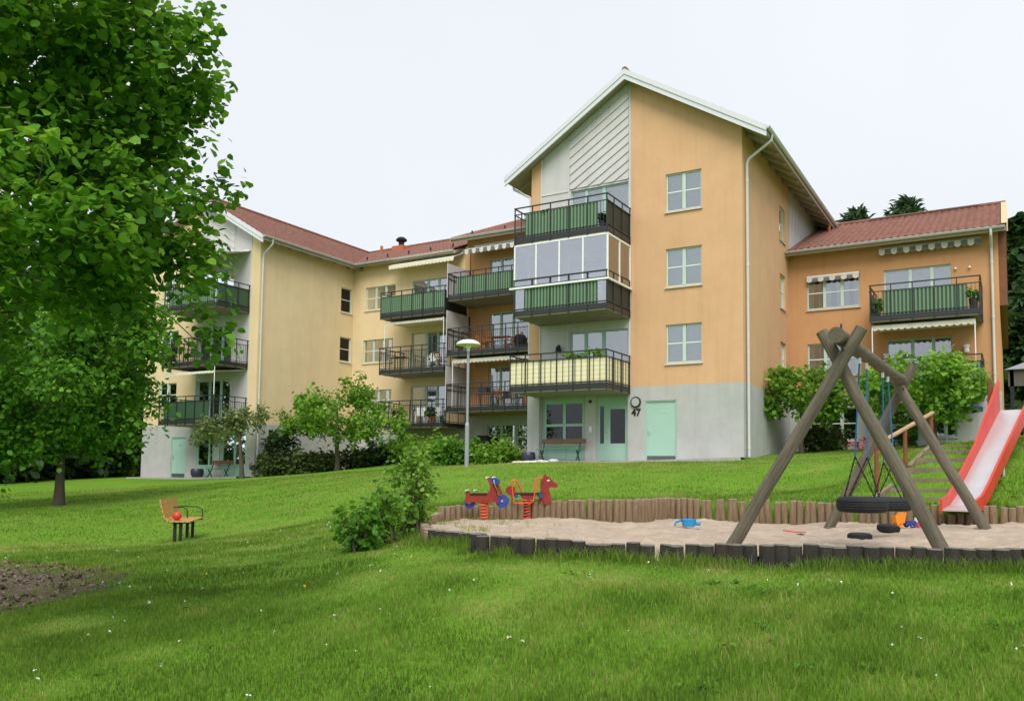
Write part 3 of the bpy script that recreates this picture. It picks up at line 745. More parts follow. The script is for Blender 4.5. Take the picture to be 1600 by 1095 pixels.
# left side of the tower and back
mb = MB(); mb.add([(XL, YT, -.6), (XL, 47, -.6), (XL, 47, roofu(XL)), (XL, YT, roofu(XL))], [(0, 1, 2, 3)]); mb.add([(XL, 46.9, -.6), (XR, 46.9, -.6), (XR, 46.9, roofu(XR)), (XM, 46.9, roofu(XM)), (XL, 46.9, roofu(XL))], [(0, 1, 2, 3, 4)]); mb.build('wall', ORANGE, OB)
ze = ZR - KT * ((XR - XL) / 2 + .93)
gutter(OB, (XR + .99, YT - .45, ze + .0), (XR + .99, 44, ze)); gutter(OB, (XL - .99, 47, ze), (XL - .99, YT - .45, ze))
px_, py_ = XR + .09, YT + .3
downpipe(OB, [(XR + .99, py_ - .1, ze - .05), (XR + .97, py_ - .1, ze - .28), (XR + .16, py_, ze - .75), (px_, py_, ze - .92), (px_, py_, .62)])
downpipe(OB, [(XL - .99, YT + .2, ze - .05), (XL - .95, YT + .2, ze - .3), (XL - .12, YT + .1, ze - .8), (XL - .09, YT + .1, ze - 1.0), (XL - .09, YT + .1, .5)])
# tower balconies
YB = 26.62
for i, z in enumerate((8.53, 5.77, 2.94)):
    if i == 0: b1 = balcony(OB, -15.9, -12.05, YB, YT, z, (-15.43, -12.47), 'bars', 'dark')
    if i == 1: b2 = balcony(OB, -15.9, -12.05, YB, YT, z, (-15.43, -12.47), 'bars', 'dark', bars=False)
    if i == 2: b3 = balcony(OB, -16.04, -12.05, YB, YT, z, None, 'none', 'none', cloth=True, bars=False)
# glazing of the middle balcony
mb = MB(); z0, z1 = 6.90, 8.52
mb.box(-16.06, YB - .06, z0 - .07, -11.98, YB + .09, z0); mb.box(-16.06, YB + .09, z0 - .07, -15.9, YT - .02, z0); mb.box(-12.07, YB + .09, z0 - .07, -11.98, YT - .02, z0)
mb.box(-15.9, YB + .0, z1 - .07, -12.03, YB + .07, z1 - .004); mb.box(-12.09, YB + .07, z1 - .07, -12.03, YT - .02, z1 - .005); mb.box(-15.9, YB + .07, z1 - .07, -15.84, YT - .02, z1 - .005)
posts = [(-15.87, YB + .03), (-14.95, YB + .03), (-13.98, YB + .03), (-13.02, YB + .03), (-12.06, YB + .03), (-12.06, 27.68), (-12.06, 28.66), (-15.87, 27.68), (-15.87, 28.66)]
for px, py in posts: mb.box(px - .03, py - .028, z0 + .001, px + .03, py + .028, z1 - .071)
GLZ = mb.build('glazing_frame', ALU, b2)
for a0, a1 in ((-15.84, -14.98), (-14.92, -14.01), (-13.95, -13.05), (-12.99, -12.09)):
    p = MB(); p.box(a0, YB + .026, z0, a1, YB + .034, z1 - .07); p.build('glazing_pane', GLASS2, b2)
for xx in (-12.06, -15.87):
    for c0, c1 in ((YB + .06, 27.65), (27.71, 28.63)):
        p = MB(); p.box(xx - .004, c0, z0, xx + .004, c1, z1 - .07); p.build('glazing_pane', GLASS2, b2)
for a0, a1 in ((-15.84, -15.46), (-12.44, -12.09)):
    p = MB(); p.box(a0, YB + .03, 6.0, a1, YB + .04, 6.82); p.build('lower_glazing', GLASS2, b2)
mb = MB(); mb.box(-15.85, YB + .05, 5.97, -15.8, YB + .1, 6.83); mb.box(-12.16, YB + .05, 5.97, -12.11, YB + .1, 6.83); mb.build('lower_post', ALU, b2)
# striped cloth tied behind the bars
mb = MB(); z0c, z1c = 3.13, 4.09; k = 60
pts = [(-16.0 + 3.93 * i / k, YB + .035 + .006 * math.sin(i * 1.9)) for i in range(k + 1)] + [(-12.07 - .006 * (i % 2), YB + .06 + (YT - YB - .14) * i / 20) for i in range(21)]
for i in range(len(pts) - 1):
    (xa, ya), (xb, yb) = pts[i], pts[i + 1]; h = .015 * math.sin(i * .7)
    mb.add([(xa, ya, z0c), (xb, yb, z0c), (xb, yb, z1c + h), (xa, ya, z1c + h)], [(0, 1, 2, 3)])
mb.build('railing_cloth', CLOTH, b3)
mb = MB()
for i in range(17): mb.box(-16.0 + i * .245 - .009, YB - .006, 3.08, -16.0 + i * .245 + .009, YB + .014, 4.12)
for i in range(8): mb.box(-12.058, YB + .2 + i * .245 - .009, 3.08, -12.04, YB + .2 + i * .245 + .009, 4.12)
tag(mb.build('cloth_bar', DARKM, b3), kind='stuff')
mb = MB(); mb.lathe([(.0, .30), (.06, .3), (.1, .22), (.12, .05), (.0, .05)], 12, (-15.0, YT - .16, 4.62)); mb.tube([(-15.0, YT, 4.95), (-15.0, YT - .16, 4.95), (-15.0, YT - .16, 4.9)], .015, 6); mb.build('wall_lantern', BLACKB, OB)

# middle orange wing
YM = 36.0; XW0 = -24.38; fM = fnY(YM)
ho = [(-22.95, -20.4, f - .05 + .02, f - .05 + 2.22) for f in FLO]
mb = MB(); wall(mb, fM, XW0, XL, 2.85, 12.28, ho); mb.build('wall', DORANGE, OB)
hb_ = [(-22.98, -21.35, 1.06, 2.4), (-21.25, -19.6, 1.06, 2.4)]
mb = MB(); wall(mb, fM, XW0, XL, -.3, 2.85, hb_); mb.build('concrete_base', CONC, OB)
for q in ho: window(OB, fM, *q, (.27, .56), False, frame=MINT, door=True, backs=[(BLIND, .9), (BLIND, .85), (CURT, .5)])
for q in hb_: window(OB, fM, *q, 2, True, frame=MINT)
mb = MB(); mb.box(XW0 - .02, 35.86, 2.9, XW0 + .26, 35.999, 11.8); mb.build('pilaster', ORANGE, OB)
kz = .41; ztip = 12.2; yt = 35.35
tiled(OB, 'x', -25.0, XL + .2, yt, ztip, kz, 7.1, 1); tiled(OB, 'x', -25.0, XL + .2, yt + 14.2, ztip, kz, 7.1, -1)
mb = MB()
for s0 in (-1,):
    mb.add([(-24.97, yt + .02, ztip - .05), (XL + .2, yt + .02, ztip - .05), (XL + .2, yt + 7.1, ztip + kz * 7.1 - .05), (-24.97, yt + 7.1, ztip + kz * 7.1 - .05), (-24.97, yt + .02, ztip - .22), (XL + .2, yt + .02, ztip - .22), (XL + .2, yt + 7.1, ztip + kz * 7.1 - .22), (-24.97, yt + 7.1, ztip + kz * 7.1 - .22)], [(0, 1, 2, 3), (4, 7, 6, 5), (0, 4, 5, 1), (0, 3, 7, 4)])
mb.build('roof_deck', SOFFIT, OB)
mb = MB(); mb.prism([(yt - .02, ztip + .06), (yt + 7.1, ztip + kz * 7.1 + .06), (yt + 7.1, ztip + kz * 7.1 - .22), (yt - .02, ztip - .22)], -25.04, -24.98, lambda u, v, d: (d, u, v)); mb.build('bargeboard', CREAMW, OB)
mb = MB(); mb.add([(XW0, YM, 11.2), (XW0, 49, 11.2), (XW0, 42.45, 15.0), (XW0, YM, 12.4)], [(0, 1, 2, 3)]); mb.build('wall', DORANGE, OB)
gutter(OB, (-25.0, yt - .05, ztip - .02), (XL, yt - .05, ztip - .02))
sgm = MB().box(-.04, 0, 0, .04, .05, .22).mesh('snow_guard', DARKM)
for xx in (-24.0, -22.0, -20.0, -18.2): place(sgm, 'snow_guard', (xx, yt + .5, ztip + .2), parent=OB)
YO = 33.9
o1 = balcony(OB, -24.1, -19.6, YO, YM, 8.52, (-23.6, -19.65), 'none', 'bars')
o2 = balcony(OB, -24.1, -18.6, YO, YM, 5.72, None, 'none', 'bars'); o3 = balcony(OB, -24.1, -18.6, YO, YM, 2.92, None, 'none', 'bars')
for bb, z in ((o1, 8.52), (o2, 5.72), (o3, 2.92)):
    p = MB(); p.box(-24.16, YO + .0, z + .2, -24.12, YM - .02, z + (1.95 if bb is o1 else 2.35)); p.build('partition', WHITE_P, bb)
awning(OB, -23.9, -18.0, YM, 11.75, .95, .35, AWN_S, AWN_G, valance=.26)
awning(OB, -23.85, -18.8, YM, 5.62, 1.9, .05, AWN_W, None, [(-23.8, YO + .1, 2.95, 5.5)], valance=.2)
# right wing
YR = 35.8; fR = fnY(YR); XE = -.2
hr = [(-7.12, -5.06, 6.87, 8.2), (-4.16, -1.78, 6.05, 8.2), (-7.12, -5.06, 4.1, 5.43), (-4.1, -1.8, 3.25, 5.4)]
mb = MB(); wall(mb, fR, XR, XE, 3.2, 9.25, hr); mb.build('wall', DORANGE, OB)
hg = [(-7.08, -5.2, 1.45, 2.76), (-4.1, -3.0, 1.1, 2.9), (-2.48, -1.7, 1.55, 2.4)]
mb = MB(); wall(mb, fR, XR, XE, -.2, 3.2, hg); mb.build('concrete_base', CONC, OB)
window(OB, fR, *hr[0], 3, True, back=(CURT, .5)); window(OB, fR, *hr[1], (.40, .72), False, frame=MINT_W, door=True, backs=[(BLIND, .98), (BLIND, .6), (BLIND, .6)])
window(OB, fR, *hr[2], 3, True, back=(CURT, .5)); window(OB, fR, *hr[3], (.40, .72), False, frame=MINT, door=True, backs=[(BLIND, .95), None, None])
window(OB, fR, *hg[0], 3, True, frame=MINT_W); window(OB, fR, *hg[1], 1, True, frame=MINT, door=True); window(OB, fR, *hg[2], 2, False)
mb = MB(); mb.add([(XE, YR, -.2), (XE, 48.5, -.2), (XE, 48.5, 9.2), (XE, 42.15, 11.75), (XE, YR, 9.2)], [(0, 1, 2, 3, 4)]); mb.build('wall', DORANGE, OB)
mb = MB(); mb.prism([(YR + .12, 6.45), (48.4, 6.45), (48.4, 9.1), (42.1, 11.7), (YR + .12, 9.25)], XE + .001, XE + .26, lambda u, v, d: (d, u, v)); mb.build('gable_cladding', BROWNC, OB)
kz = .4; ztip = 9.28; yt = 35.15
tiled(OB, 'x', XR - .1, XE + .3, yt, ztip, kz, 7.0, 1); tiled(OB, 'x', XR - .1, XE + .3, yt + 14.0, ztip, kz, 7.0, -1)
mb = MB(); mb.add([(XR, yt + .02, ztip - .05), (XE + .28, yt + .02, ztip - .05), (XE + .28, yt + 7, ztip + kz * 7 - .05), (XR, yt + 7, ztip + kz * 7 - .05), (XR, yt + .02, ztip - .2), (XE + .28, yt + .02, ztip - .2), (XE + .28, yt + 7, ztip + kz * 7 - .2), (XR, yt + 7, ztip + kz * 7 - .2)], [(0, 1, 2, 3), (4, 7, 6, 5), (0, 4, 5, 1), (1, 5, 6, 2)]); mb.build('roof_deck', SOFFIT, OB)
mb = MB(); mb.prism([(yt - .03, ztip + .1), (yt + 7, ztip + kz * 7 + .1), (yt + 7, ztip + kz * 7 - .24), (yt - .03, ztip - .24)], XE + .29, XE + .33, lambda u, v, d: (d, u, v)); mb.prism([(yt - .03, ztip + .1), (yt + 7, ztip + kz * 7 + .1), (yt + 7, ztip + kz * 7 + .07), (yt - .03, ztip + .07)], XE + .12, XE + .289, lambda u, v, d: (d, u, v)); mb.build('bargeboard', CREAMW, OB)
mb = MB(); mb.tube([(XR, yt + 7, ztip + kz * 7 + .04), (XE + .3, yt + 7, ztip + kz * 7 + .04)], .11, 8); mb.build('ridge_tiles', TILE, OB)
mb = MB(); mb.tube([(-5.4, yt + 6.4, ztip + kz * 6.4 + .16), (-.9, yt + 6.4, ztip + kz * 6.4 + .16)], .02, 6)
for xx in (-5.3, -3.9, -2.4, -1.0): mb.tube([(xx, yt + 6.4, ztip + kz * 6.4), (xx, yt + 6.4, ztip + kz * 6.4 + .16)], .015, 5)
mb.build('roof_rail', DARKM, OB)
mb = MB(); mb.tube([(-7.0, yt + 5.2, ztip + kz * 5.2), (-7.0, yt + 5.2, ztip + kz * 5.2 + .7)], .07, 8); mb.build('vent_pipe', BRICKM, OB)
gutter(OB, (XR + .02, yt - .06, ztip - .03), (XE + .25, yt - .06, ztip - .03))
downpipe(OB, [(-.42, yt - .06, ztip - .08), (-.42, yt - .06, ztip - .3), (-.42, YR - .12, ztip - .62), (-.42, YR - .09, ztip - .8), (-.42, YR - .09, 1.4)])
YRB = 33.75
r1 = balcony(OB, -4.45, -.76, YRB, YR, 5.80, (-3.98, -1.2), 'dark', 'bars'); r2 = balcony(OB, -4.45, -.76, YRB, YR, 2.98, (-4.0, -.8), 'bars', 'green')
awning(OB, -4.3, -.75, YR, 9.05, .28, .06, AWN_S, AWN_G, valance=.24)
awning(OB, -4.4, -.95, YR, 5.74, 1.85, .05, AWN_W, None, [(-4.38, YRB + .12, 3.0, 5.6), (-.97, YRB + .12, 3.0, 5.6)], valance=.2)
awning(OB, -7.1, -5.08, YR, 8.19, .16, .05, AWN_S, AWN_G, valance=.16)
for xx, zz in ((-4.12, 4.55), (-1.32, 4.72)):
    mb = MB(); mb.lathe([(0, .3), (.1, .28), (.12, .22), (.09, .2), (.09, 0), (0, 0)], 10, (xx, YR - .12, zz)); mb.build('wall_lantern', LAMPW, OB)
for xx in (-1.62, -1.15):
    mb = MB(); mb.tube([(xx, YR, 7.98), (xx, YR - .12, 7.98)], .04, 8); mb.build('wall_lamp', LAMPW, OB)

# ------------------------------------------------------------------ YELLOW BUILDING
YBD = thing('apartment_building', 'pale yellow apartment building with white-clad gable, left of the orange one', 'building', (-36.6, 29, -.5))
YG = 29.0; LX0, LX1 = -41.0, -32.2; LXM = (LX0 + LX1) / 2; KL = .58; ZL = 14.5
FLL = (2.42, 5.25, 8.12)
gable_house(YBD, LX0, LX1, YG, 48.0, ZL, KL, .65, .5, -.5)
roofl = lambda x: ZL - .24 - KL * abs(x - LXM)
fG = fnY(YG)
gw = [(-39.78, -38.3, f + .85, f + 2.15) for f in FLL]
mb = MB(); zt = roofl(LX0)
wall(mb, fG, LX0, -36.78, 2.25, zt, gw); mb.add([fG(LX0, zt, 0), fG(-36.78, zt, 0), fG(-36.78, roofl(-36.78), 0)], [(0, 1, 2)])
gwall_top(mb, fG, -32.8, LX1, 2.25, roofl); mb.build('wall', YELLOW, YBD)
for q in gw: window(YBD, fG, *q, 2, True, back=(BLIND, .9))
ww = [(-36.7, -34.1, f + .02, f + 2.15) for f in FLL]
mb = MB(); wall(mb, fG, -36.78, -32.8, 2.25, 10.4, ww, .12); gwall_top(mb, fG, -36.78, LXM, 10.4, roofl); gwall_top(mb, fG, LXM, -32.8, 10.4, roofl); mb.build('wall', WHITE_P, YBD)
for q in ww: window(YBD, fG, *q, (.37, .7), False, frame=MINT, door=True, backs=[(BLIND, .97), None, None])
mb = MB()
for xx in (-36.74, -34.05, -32.84): fbox(mb, fG, xx - .022, xx + .022, 2.4, roofl(xx) - .02, -.03, .005)
mb.build('cover_strip', GUTTER, YBD)
cladding(YBD, fG, -36.70, -34.1, 10.42, roofl, -KL, .34)
hd = [(-38.55, -37.38, -.48, 1.64), (-36.5, -35.2, -.48, 1.7), (-34.6, -32.75, -.4, 1.75)]
mb = MB(); wall(mb, fG, LX0 - .05, LX1 + .02, -1.2, 2.25, hd, .12); mb.build('concrete_base', CONC, YBD)
plain_door(YBD, fG, *hd[0])
def glazed(par, fn, a0, a1, z0, z1, cuts, zc, name):
    mb = MB(); xs = [a0, *cuts, a1]
    for i, c in enumerate(xs):
        s0 = c if i == 0 else (c - .1 if i == len(xs) - 1 else c - .05); fbox(mb, fn, s0, s0 + .1, z0, z1, .02, .09)
    for i in range(len(xs) - 1):
        l0 = xs[i] + (.1 if i == 0 else .05); l1 = xs[i + 1] - (.1 if i == len(xs) - 2 else .05)
        for zz in (z0, zc, z1 - .1): fbox(mb, fn, l0, l1, zz, zz + .09, .022, .088)
    D = mb.build(name, MINT, par)
    for i in range(len(xs) - 1):
        l0 = xs[i] + (.1 if i == 0 else .05); l1 = xs[i + 1] - (.1 if i == len(xs) - 2 else .05)
        p = MB(); fbox(p, fn, l0, l1, z0 + .09, zc, .045, .07); p.build('lower_panel', MINT, D)
        p = MB(); fbox(p, fn, l0, l1, zc + .09, z1 - .1, .05, .056); p.build('pane', GLASS3, D)
    return D
glazed(YBD, fG, *hd[1], (-35.55,), .1, 'entry_door'); glazed(YBD, fG, *hd[2], (-33.65,), .15, 'entry_window')
mb = MB(); fbox(mb, fG, -35.1, -34.7, .0, 1.1, -.05, -.001); mb.build('notice_board', WHITE_P, YBD)
fLW = fnX(LX1); lw = [(34.95, 35.85, 8.92, 10.32), (34.95, 35.85, 6.12, 7.5)]
mb = MB(); wall(mb, fLW, YG, 36.0, 2.25, roofl(LX1), lw); mb.build('wall', YELLOW, YBD)
for q in lw: window(YBD, fLW, *q, 1, True, glass=GLASS4, back=(DARKIN, .98))  # dark sheet behind each pane paints in the room's shade; no blind hangs here
lb = [(29.9, 31.6, .9, 2.0)]
mb = MB(); wall(mb, fLW, YG, 36, -1.2, 2.25, lb); mb.build('concrete_base', CONC, YBD); window(YBD, fLW, *lb[0], 2, False, frame=MINT)
mb = MB(); mb.add([(LX0, YG, -1.2), (LX0, 48, -1.2), (LX0, 48, roofl(LX0)), (LX0, YG, roofl(LX0))], [(0, 1, 2, 3)]); mb.build('wall', YELLOW, YBD)
zel = ZL - KL * ((LX1 - LX0) / 2 + .65)
gutter(YBD, (LX1 + .71, YG - .45, zel), (LX1 + .71, 35.4, zel))
downpipe(YBD, [(LX1 + .71, YG + .15, zel - .05), (LX1 + .69, YG + .15, zel - .3), (LX1 + .14, YG + .12, zel - .75), (LX1 + .09, YG + .12, zel - .95), (LX1 + .09, YG + .12, -.3)])
YLB = 26.95
l1 = balcony(YBD, -36.8, -32.82, YLB, YG, FLL[2] - .27, (-36.4, -33.0), 'bars', 'green'); l2 = balcony(YBD, -36.8, -32.82, YLB, YG, FLL[1] - .22, None, 'bars', 'bars'); l3 = balcony(YBD, -36.9, -32.82, YLB, YG, FLL[0] - .28, (-36.55, -33.2), 'bars', 'bars', dark=True)
awning(YBD, -36.75, -32.9, YG, 11.05, 1.9, .5, AWN_S, None, valance=.14)
awning(YBD, -36.7, -33.0, YG, FLL[1] - .26, 1.95, .25, AWN_W, None, [(-36.4, YLB + .1, FLL[0] - .1, FLL[1] - .3), (-32.95, YLB + .1, FLL[0] - .1, FLL[1] - .3)], valance=.12)
# middle yellow wing
hm = [(-31.3, -29.15, 9.05, 10.36), (-31.4, -29.25, 6.05, 7.35), (-31.2, -29.3, 3.3, 4.5), (-27.96, -25.55, 8.2, 10.38), (-27.96, -25.55, 5.35, 7.5), (-27.96, -25.55, 2.45, 4.58)]
mb = MB(); wall(mb, fM, LX1, XW0, 2.2, 11.75, hm); mb.build('wall', YELLOW, YBD)
hb2 = [(-27.75, -26.9, -.2, 1.66), (-31.0, -29.4, .6, 1.7)]
mb = MB(); wall(mb, fM, LX1, XW0, -.5, 2.2, hb2); mb.build('concrete_base', CONC, YBD)
for q in hm[:3]: window(YBD, fM, *q, 3 if q is not hm[2] else 2, True, back=(CURT, .5) if q is not hm[0] else (BLIND, .25))
window(YBD, fM, *hm[3], (.42, .72), False, frame=MINT, door=True, backs=[(BLIND, .85), (BLIND, .9), (BLIND, .9)])
window(YBD, fM, *hm[4], (.42, .72), False, frame=MINT, door=True, backs=[(CURT, 1.), None, None]); window(YBD, fM, *hm[5], (.42, .72), False, frame=MINT, door=True, backs=[(BLIND, .6), None, None])
window(YBD, fM, *hb2[0], 1, False, frame=MINT, door=True); window(YBD, fM, *hb2[1], 2, False, frame=MINT)
kz = .41; ztip = 11.62; yt = 35.35
tiled(YBD, 'x', -36.6, -24.7, yt, ztip, kz, 7.1, 1); tiled(YBD, 'x', -36.6, -24.7, yt + 14.2, ztip, kz, 7.1, -1)
mb = MB(); mb.add([(LX1, yt + .02, ztip - .05), (-24.72, yt + .02, ztip - .05), (-24.72, yt + 7.1, ztip + kz * 7.1 - .05), (LX1, yt + 7.1, ztip + kz * 7.1 - .05), (LX1, yt + .02, ztip - .2), (-24.72, yt + .02, ztip - .2), (-24.72, yt + 7.1, ztip + kz * 7.1 - .2), (LX1, yt + 7.1, ztip + kz * 7.1 - .2)], [(0, 1, 2, 3), (4, 7, 6, 5), (0, 4, 5, 1), (1, 5, 6, 2)]); mb.build('roof_deck', SOFFIT, YBD)
mb = MB(); mb.tube([(-36.6, yt + 7.1, ztip + kz * 7.1 + .04), (-24.7, yt + 7.1, ztip + kz * 7.1 + .04)], .11, 8); mb.build('ridge_tiles', TILE, YBD)
gutter(YBD, (LX1 + .6, yt - .06, ztip - .03), (-24.8, yt - .06, ztip - .03))
c = atd(627, 392, 1); cpos = c * (41.0 / c[1])
mb = MB(); mb.box(cpos.x - .45, 40.6, 13.0, cpos.x + .45, 41.4, cpos.z + .25); CH = mb.build('chimney', BRICKM, YBD)
mb = MB(); mb.lathe([(.18, 0), (.18, .3), (.34, .38), (.36, .46), (.2, .6), (0, .66)], 14, (cpos.x, 41, cpos.z + .25)); mb.build('chimney_cap', BLACKB, CH)
mb = MB(); mb.tube([(cpos.x - 1.1, 40.4, 13.0), (cpos.x - 1.1, 40.4, cpos.z + .3)], .09, 8); mb.build('vent_pipe', BRICKM, YBD)
for xx in (-31.5, -30, -28.5, -27, -25.5): place(sgm, 'snow_guard', (xx, yt + .9, ztip + .4), parent=YBD)
m1 = balcony(YBD, -28.45, -24.25, YO, YM, 7.96, (-28.42, -24.28), 'green', 'dark'); m2 = balcony(YBD, -28.45, -24.25, YO, YM, 5.02, None, 'bars', 'bars'); m3 = balcony(YBD, -28.45, -24.25, YO, YM, 2.2, None, 'bars', 'bars')
awning(YBD, -28.85, -24.55, YM, 11.5, 1.0, .38, AWN_W, None, valance=.22)
awning(YBD, -28.3, -24.5, YM, 7.9, 1.9, .12, AWN_W, None, [(-28.2, YO + .1, 5.2, 7.7), (-24.4, YO + .1, 5.2, 7.8)], valance=.14)
# rear wing seen past the left corner
fB = fnY(46.0)
mb = MB(); wall(mb, fB, -66, -41.0, -1, 2.6, [(-61.5, -60, .6, 1.9), (-57.5, -56, .6, 1.9)]); mb.build('concrete_base', CONC, YBD)
mb = MB(); wall(mb, fB, -66, -41.0, 2.6, 9, [(-61.5, -60, 4.2, 5.6), (-57.5, -56, 4.2, 5.6), (-61.5, -60, 7, 8.4), (-57.5, -56, 7, 8.4)]); mb.build('wall', YELLOW, YBD)
for a0, a1 in ((-61.5, -60), (-57.5, -56)):
    for z0, z1 in ((.6, 1.9), (4.2, 5.6), (7, 8.4)): window(YBD, fB, a0, a1, z0, z1, 2, True)
tiled(YBD, 'x', -66.5, -41, 45.4, 9.0, .45, 6, 1)

ROOM = mat('room_paint', (.30, .27, .23), .9, .1)
def interior(par, x0, x1, y0, y1, z0, z1, floors):
    mb = MB(); mb.add([(x0, y1, z0), (x1, y1, z0), (x1, y1, z1), (x0, y1, z1)], [(0, 1, 2, 3)]); mb.build('partition_wall', ROOM, par)
    for f in floors:
        mb = MB(); mb.box(x0, y0, f - .22, x1, y1 - .01, f - .03); mb.build('floor_slab', ROOM, par)
interior(OB, XR + .05, XE - .05, YR + .2, YR + 5, -.2, 10.5, (3.2, 6.0, 8.85)); interior(OB, XW0 + .05, XL - .05, YM + .2, YM + 5, -.2, 13.5, (3.15, 5.95, 8.75)); interior(OB, XL + .05, XR - .05, YT + .3, YT + 5.2, 3.02, 11.6, (3.2, 6.0, 8.8, 11.6))
interior(YBD, LX1 + .05, XW0 - .05, YM + .2, YM + 5, -.5, 13, (2.4, 5.25, 8.15)); interior(YBD, LX0 + .05, LX1 - .05, YG + .3, YG + 5, -.6, 11.4, (2.4, 5.25, 8.1)); interior(YBD, -65.9, -41.2, 46.2, 50, -.6, 10.5, (2.6, 6.2))
# ------------------------------------------------------------------ sandbox border logs
def log_mesh(name, r, h, side, top, seed):
    rr = random.Random(seed); mb = MB(); n_ = 10
    prof = [(r * (1 + rr.uniform(-.05, .05)), 0), (r * 1.0, h * .5), (r * .97, h - .015), (r * .85, h)]
    mb.lathe(prof, n_); mb.m = 1
    k = 3 * n_; mb.f.append(tuple(k + j for j in range(n_))); mb.mi.append(1)
    for i in range(2 * n_, 3 * n_): mb.mi[i] = 1
    return mb.mesh(name, [side, top], True)
SBX = thing('sandbox_border', 'low palisade of upright timber logs round the sandpit', 'border', (-3, 12.5, -.95))
lback = [log_mesh('log', .068, 1.0, LOGM, LOGTOP, i) for i in range(4)]; lfront = [log_mesh('log', .084, 1.0, LOGD, LOGDT, 10 + i) for i in range(4)]
SEG = [tuple(p) for p in SAND]
def walk(p, q, d):
    L_ = math.dist(p, q); k = max(1, int(round(L_ / d)))
    return [(p[0] + (q[0] - p[0]) * (i + .5) / k, p[1] + (q[1] - p[1]) * (i + .5) / k) for i in range(k)]
for i in range(9):
    for (x, y) in walk(SEG[i], SEG[i + 1], .152):
        top = -.725 + .012 * (x + 1.6) * (x > -4) + rng.normal(0, .008) - (.04 if x < -5.4 else 0)
        h = top + 1.25; ks = rng.uniform(.93, 1.05); place(lfront[rng.integers(4)], 'log', (x + rng.normal(0, .008), y + rng.normal(0, .012), -1.25), (rng.normal(0, .02), rng.normal(0, .025), rng.uniform(0, 6)), SBX, (ks, ks, h + rng.normal(0, .005)))
for i in range(9, 19):
    for (x, y) in walk(SEG[i], SEG[i + 1], .132):
        if x > 1.6: continue
        top = -.50 if x > -6.3 else -.50 - .10 * min(1, (-6.3 - x) / 2.8)
        if i < 12: top = -.66 - .12 * (i < 11)
        if -1.12 < x < -.42 and y > 16: top = -.66
        top += rng.normal(0, .012)
        place(lback[rng.integers(4)], 'log', (x, y, -1.25), (rng.normal(0, .02) + (.05 if -5.5 < x < -2 else 0), rng.normal(0, .02), rng.uniform(0, 6)), SBX, (1, 1, top + 1.25))

# ------------------------------------------------------------------ swing frame
SW = thing('swing_frame', 'weathered timber A-frame swing with crossed log legs over the sand', 'swing', (-1.6, 12.5, -.87))
def pole(name, a, b_, r0, r1, m_=WOODG):
    a = Vector(a); b_ = Vector(b_); mb = MB(); n_ = 7
    pts = [a.lerp(b_, i / n_) + Vector((rng.normal(0, .006), rng.normal(0, .006), 0)) for i in range(n_ + 1)]
    rot = (b_ - a).to_track_quat('Z', 'Y').to_matrix().to_4x4(); Mw = Matrix.Translation(a) @ rot; inv = Mw.inverted()
    mb.tube([inv @ p for p in pts], [r0 + (r1 - r0) * i / n_ + rng.normal(0, .0015) for i in range(n_ + 1)], 14)
    o = mb.build(name, WOODG, SW, smooth=True); o.matrix_basis = Mw
    return o
YF, YK = 9.78, 15.2
pf = lambda x, y: onY(x, y, YF); pk = lambda x, y: onY(x, y, YK)
def ext(a, b_, z):       # extend line a->b down to height z
    d = b_ - a; return a + d * ((z - a.z) / d.z)
A_ = pf(1347, 512); B_ = pf(1152, 838); pole('leg', ext(A_, B_, -1.1), A_, .078, .070)
A_ = onY(1284, 518, YF + .2); B_ = onY(1466, 848, YF + .2); pole('leg', ext(A_, B_, -1.1), A_, .078, .070)
A_ = onY(1428, 570, YK + .1); B_ = onY(1296, 822, YK + .1); pole('leg', ext(A_, B_, -1.1), A_, .085, .078)
A_ = onY(1397, 590, YK - .12); B_ = onY(1537, 822, YK - .12); pole('leg', ext(A_, B_, -1.1), A_, .085, .078)
b0 = onY(1305, 523, YF - .25); b1_ = onY(1412, 596, YK + .25)
pole('beam', b0, b1_, .088, .085, WOODG_H)
mb = MB()
for pp in (onY(1316, 545, YF - .12), onY(1412, 607, YK - .2)): mb.tube([pp + Vector((0, -.05, 0)), pp + Vector((0, .3, 0))], .012, 6)
mb.tube([b0.lerp(b1_, .06) + Vector((0, 0, .09)), b0.lerp(b1_, .06) + Vector((0, 0, .17))], .012, 6)
mb.build('bolt', DARKM, SW)
def ground_tyre(loc, label, R, r, rz, tilt=0):
    mb = MB(); mb.torus((0, 0, 0), R - r, r, 'z', 32, 10, .95)
    for i in range(40):
        a = 2 * math.pi * i / 40; mb.bar(((R - .002) * math.cos(a), (R - .002) * math.sin(a), -r * .5), ((R - .002) * math.cos(a + .05), (R - .002) * math.sin(a + .05), r * .5), .012, .012)
    o = mb.build('tyre', RUB, None, smooth=True); o.location = loc; o.rotation_euler = (tilt, 0, rz)
    return tag(o, label, 'tyre', 'tyres half buried in the sand')
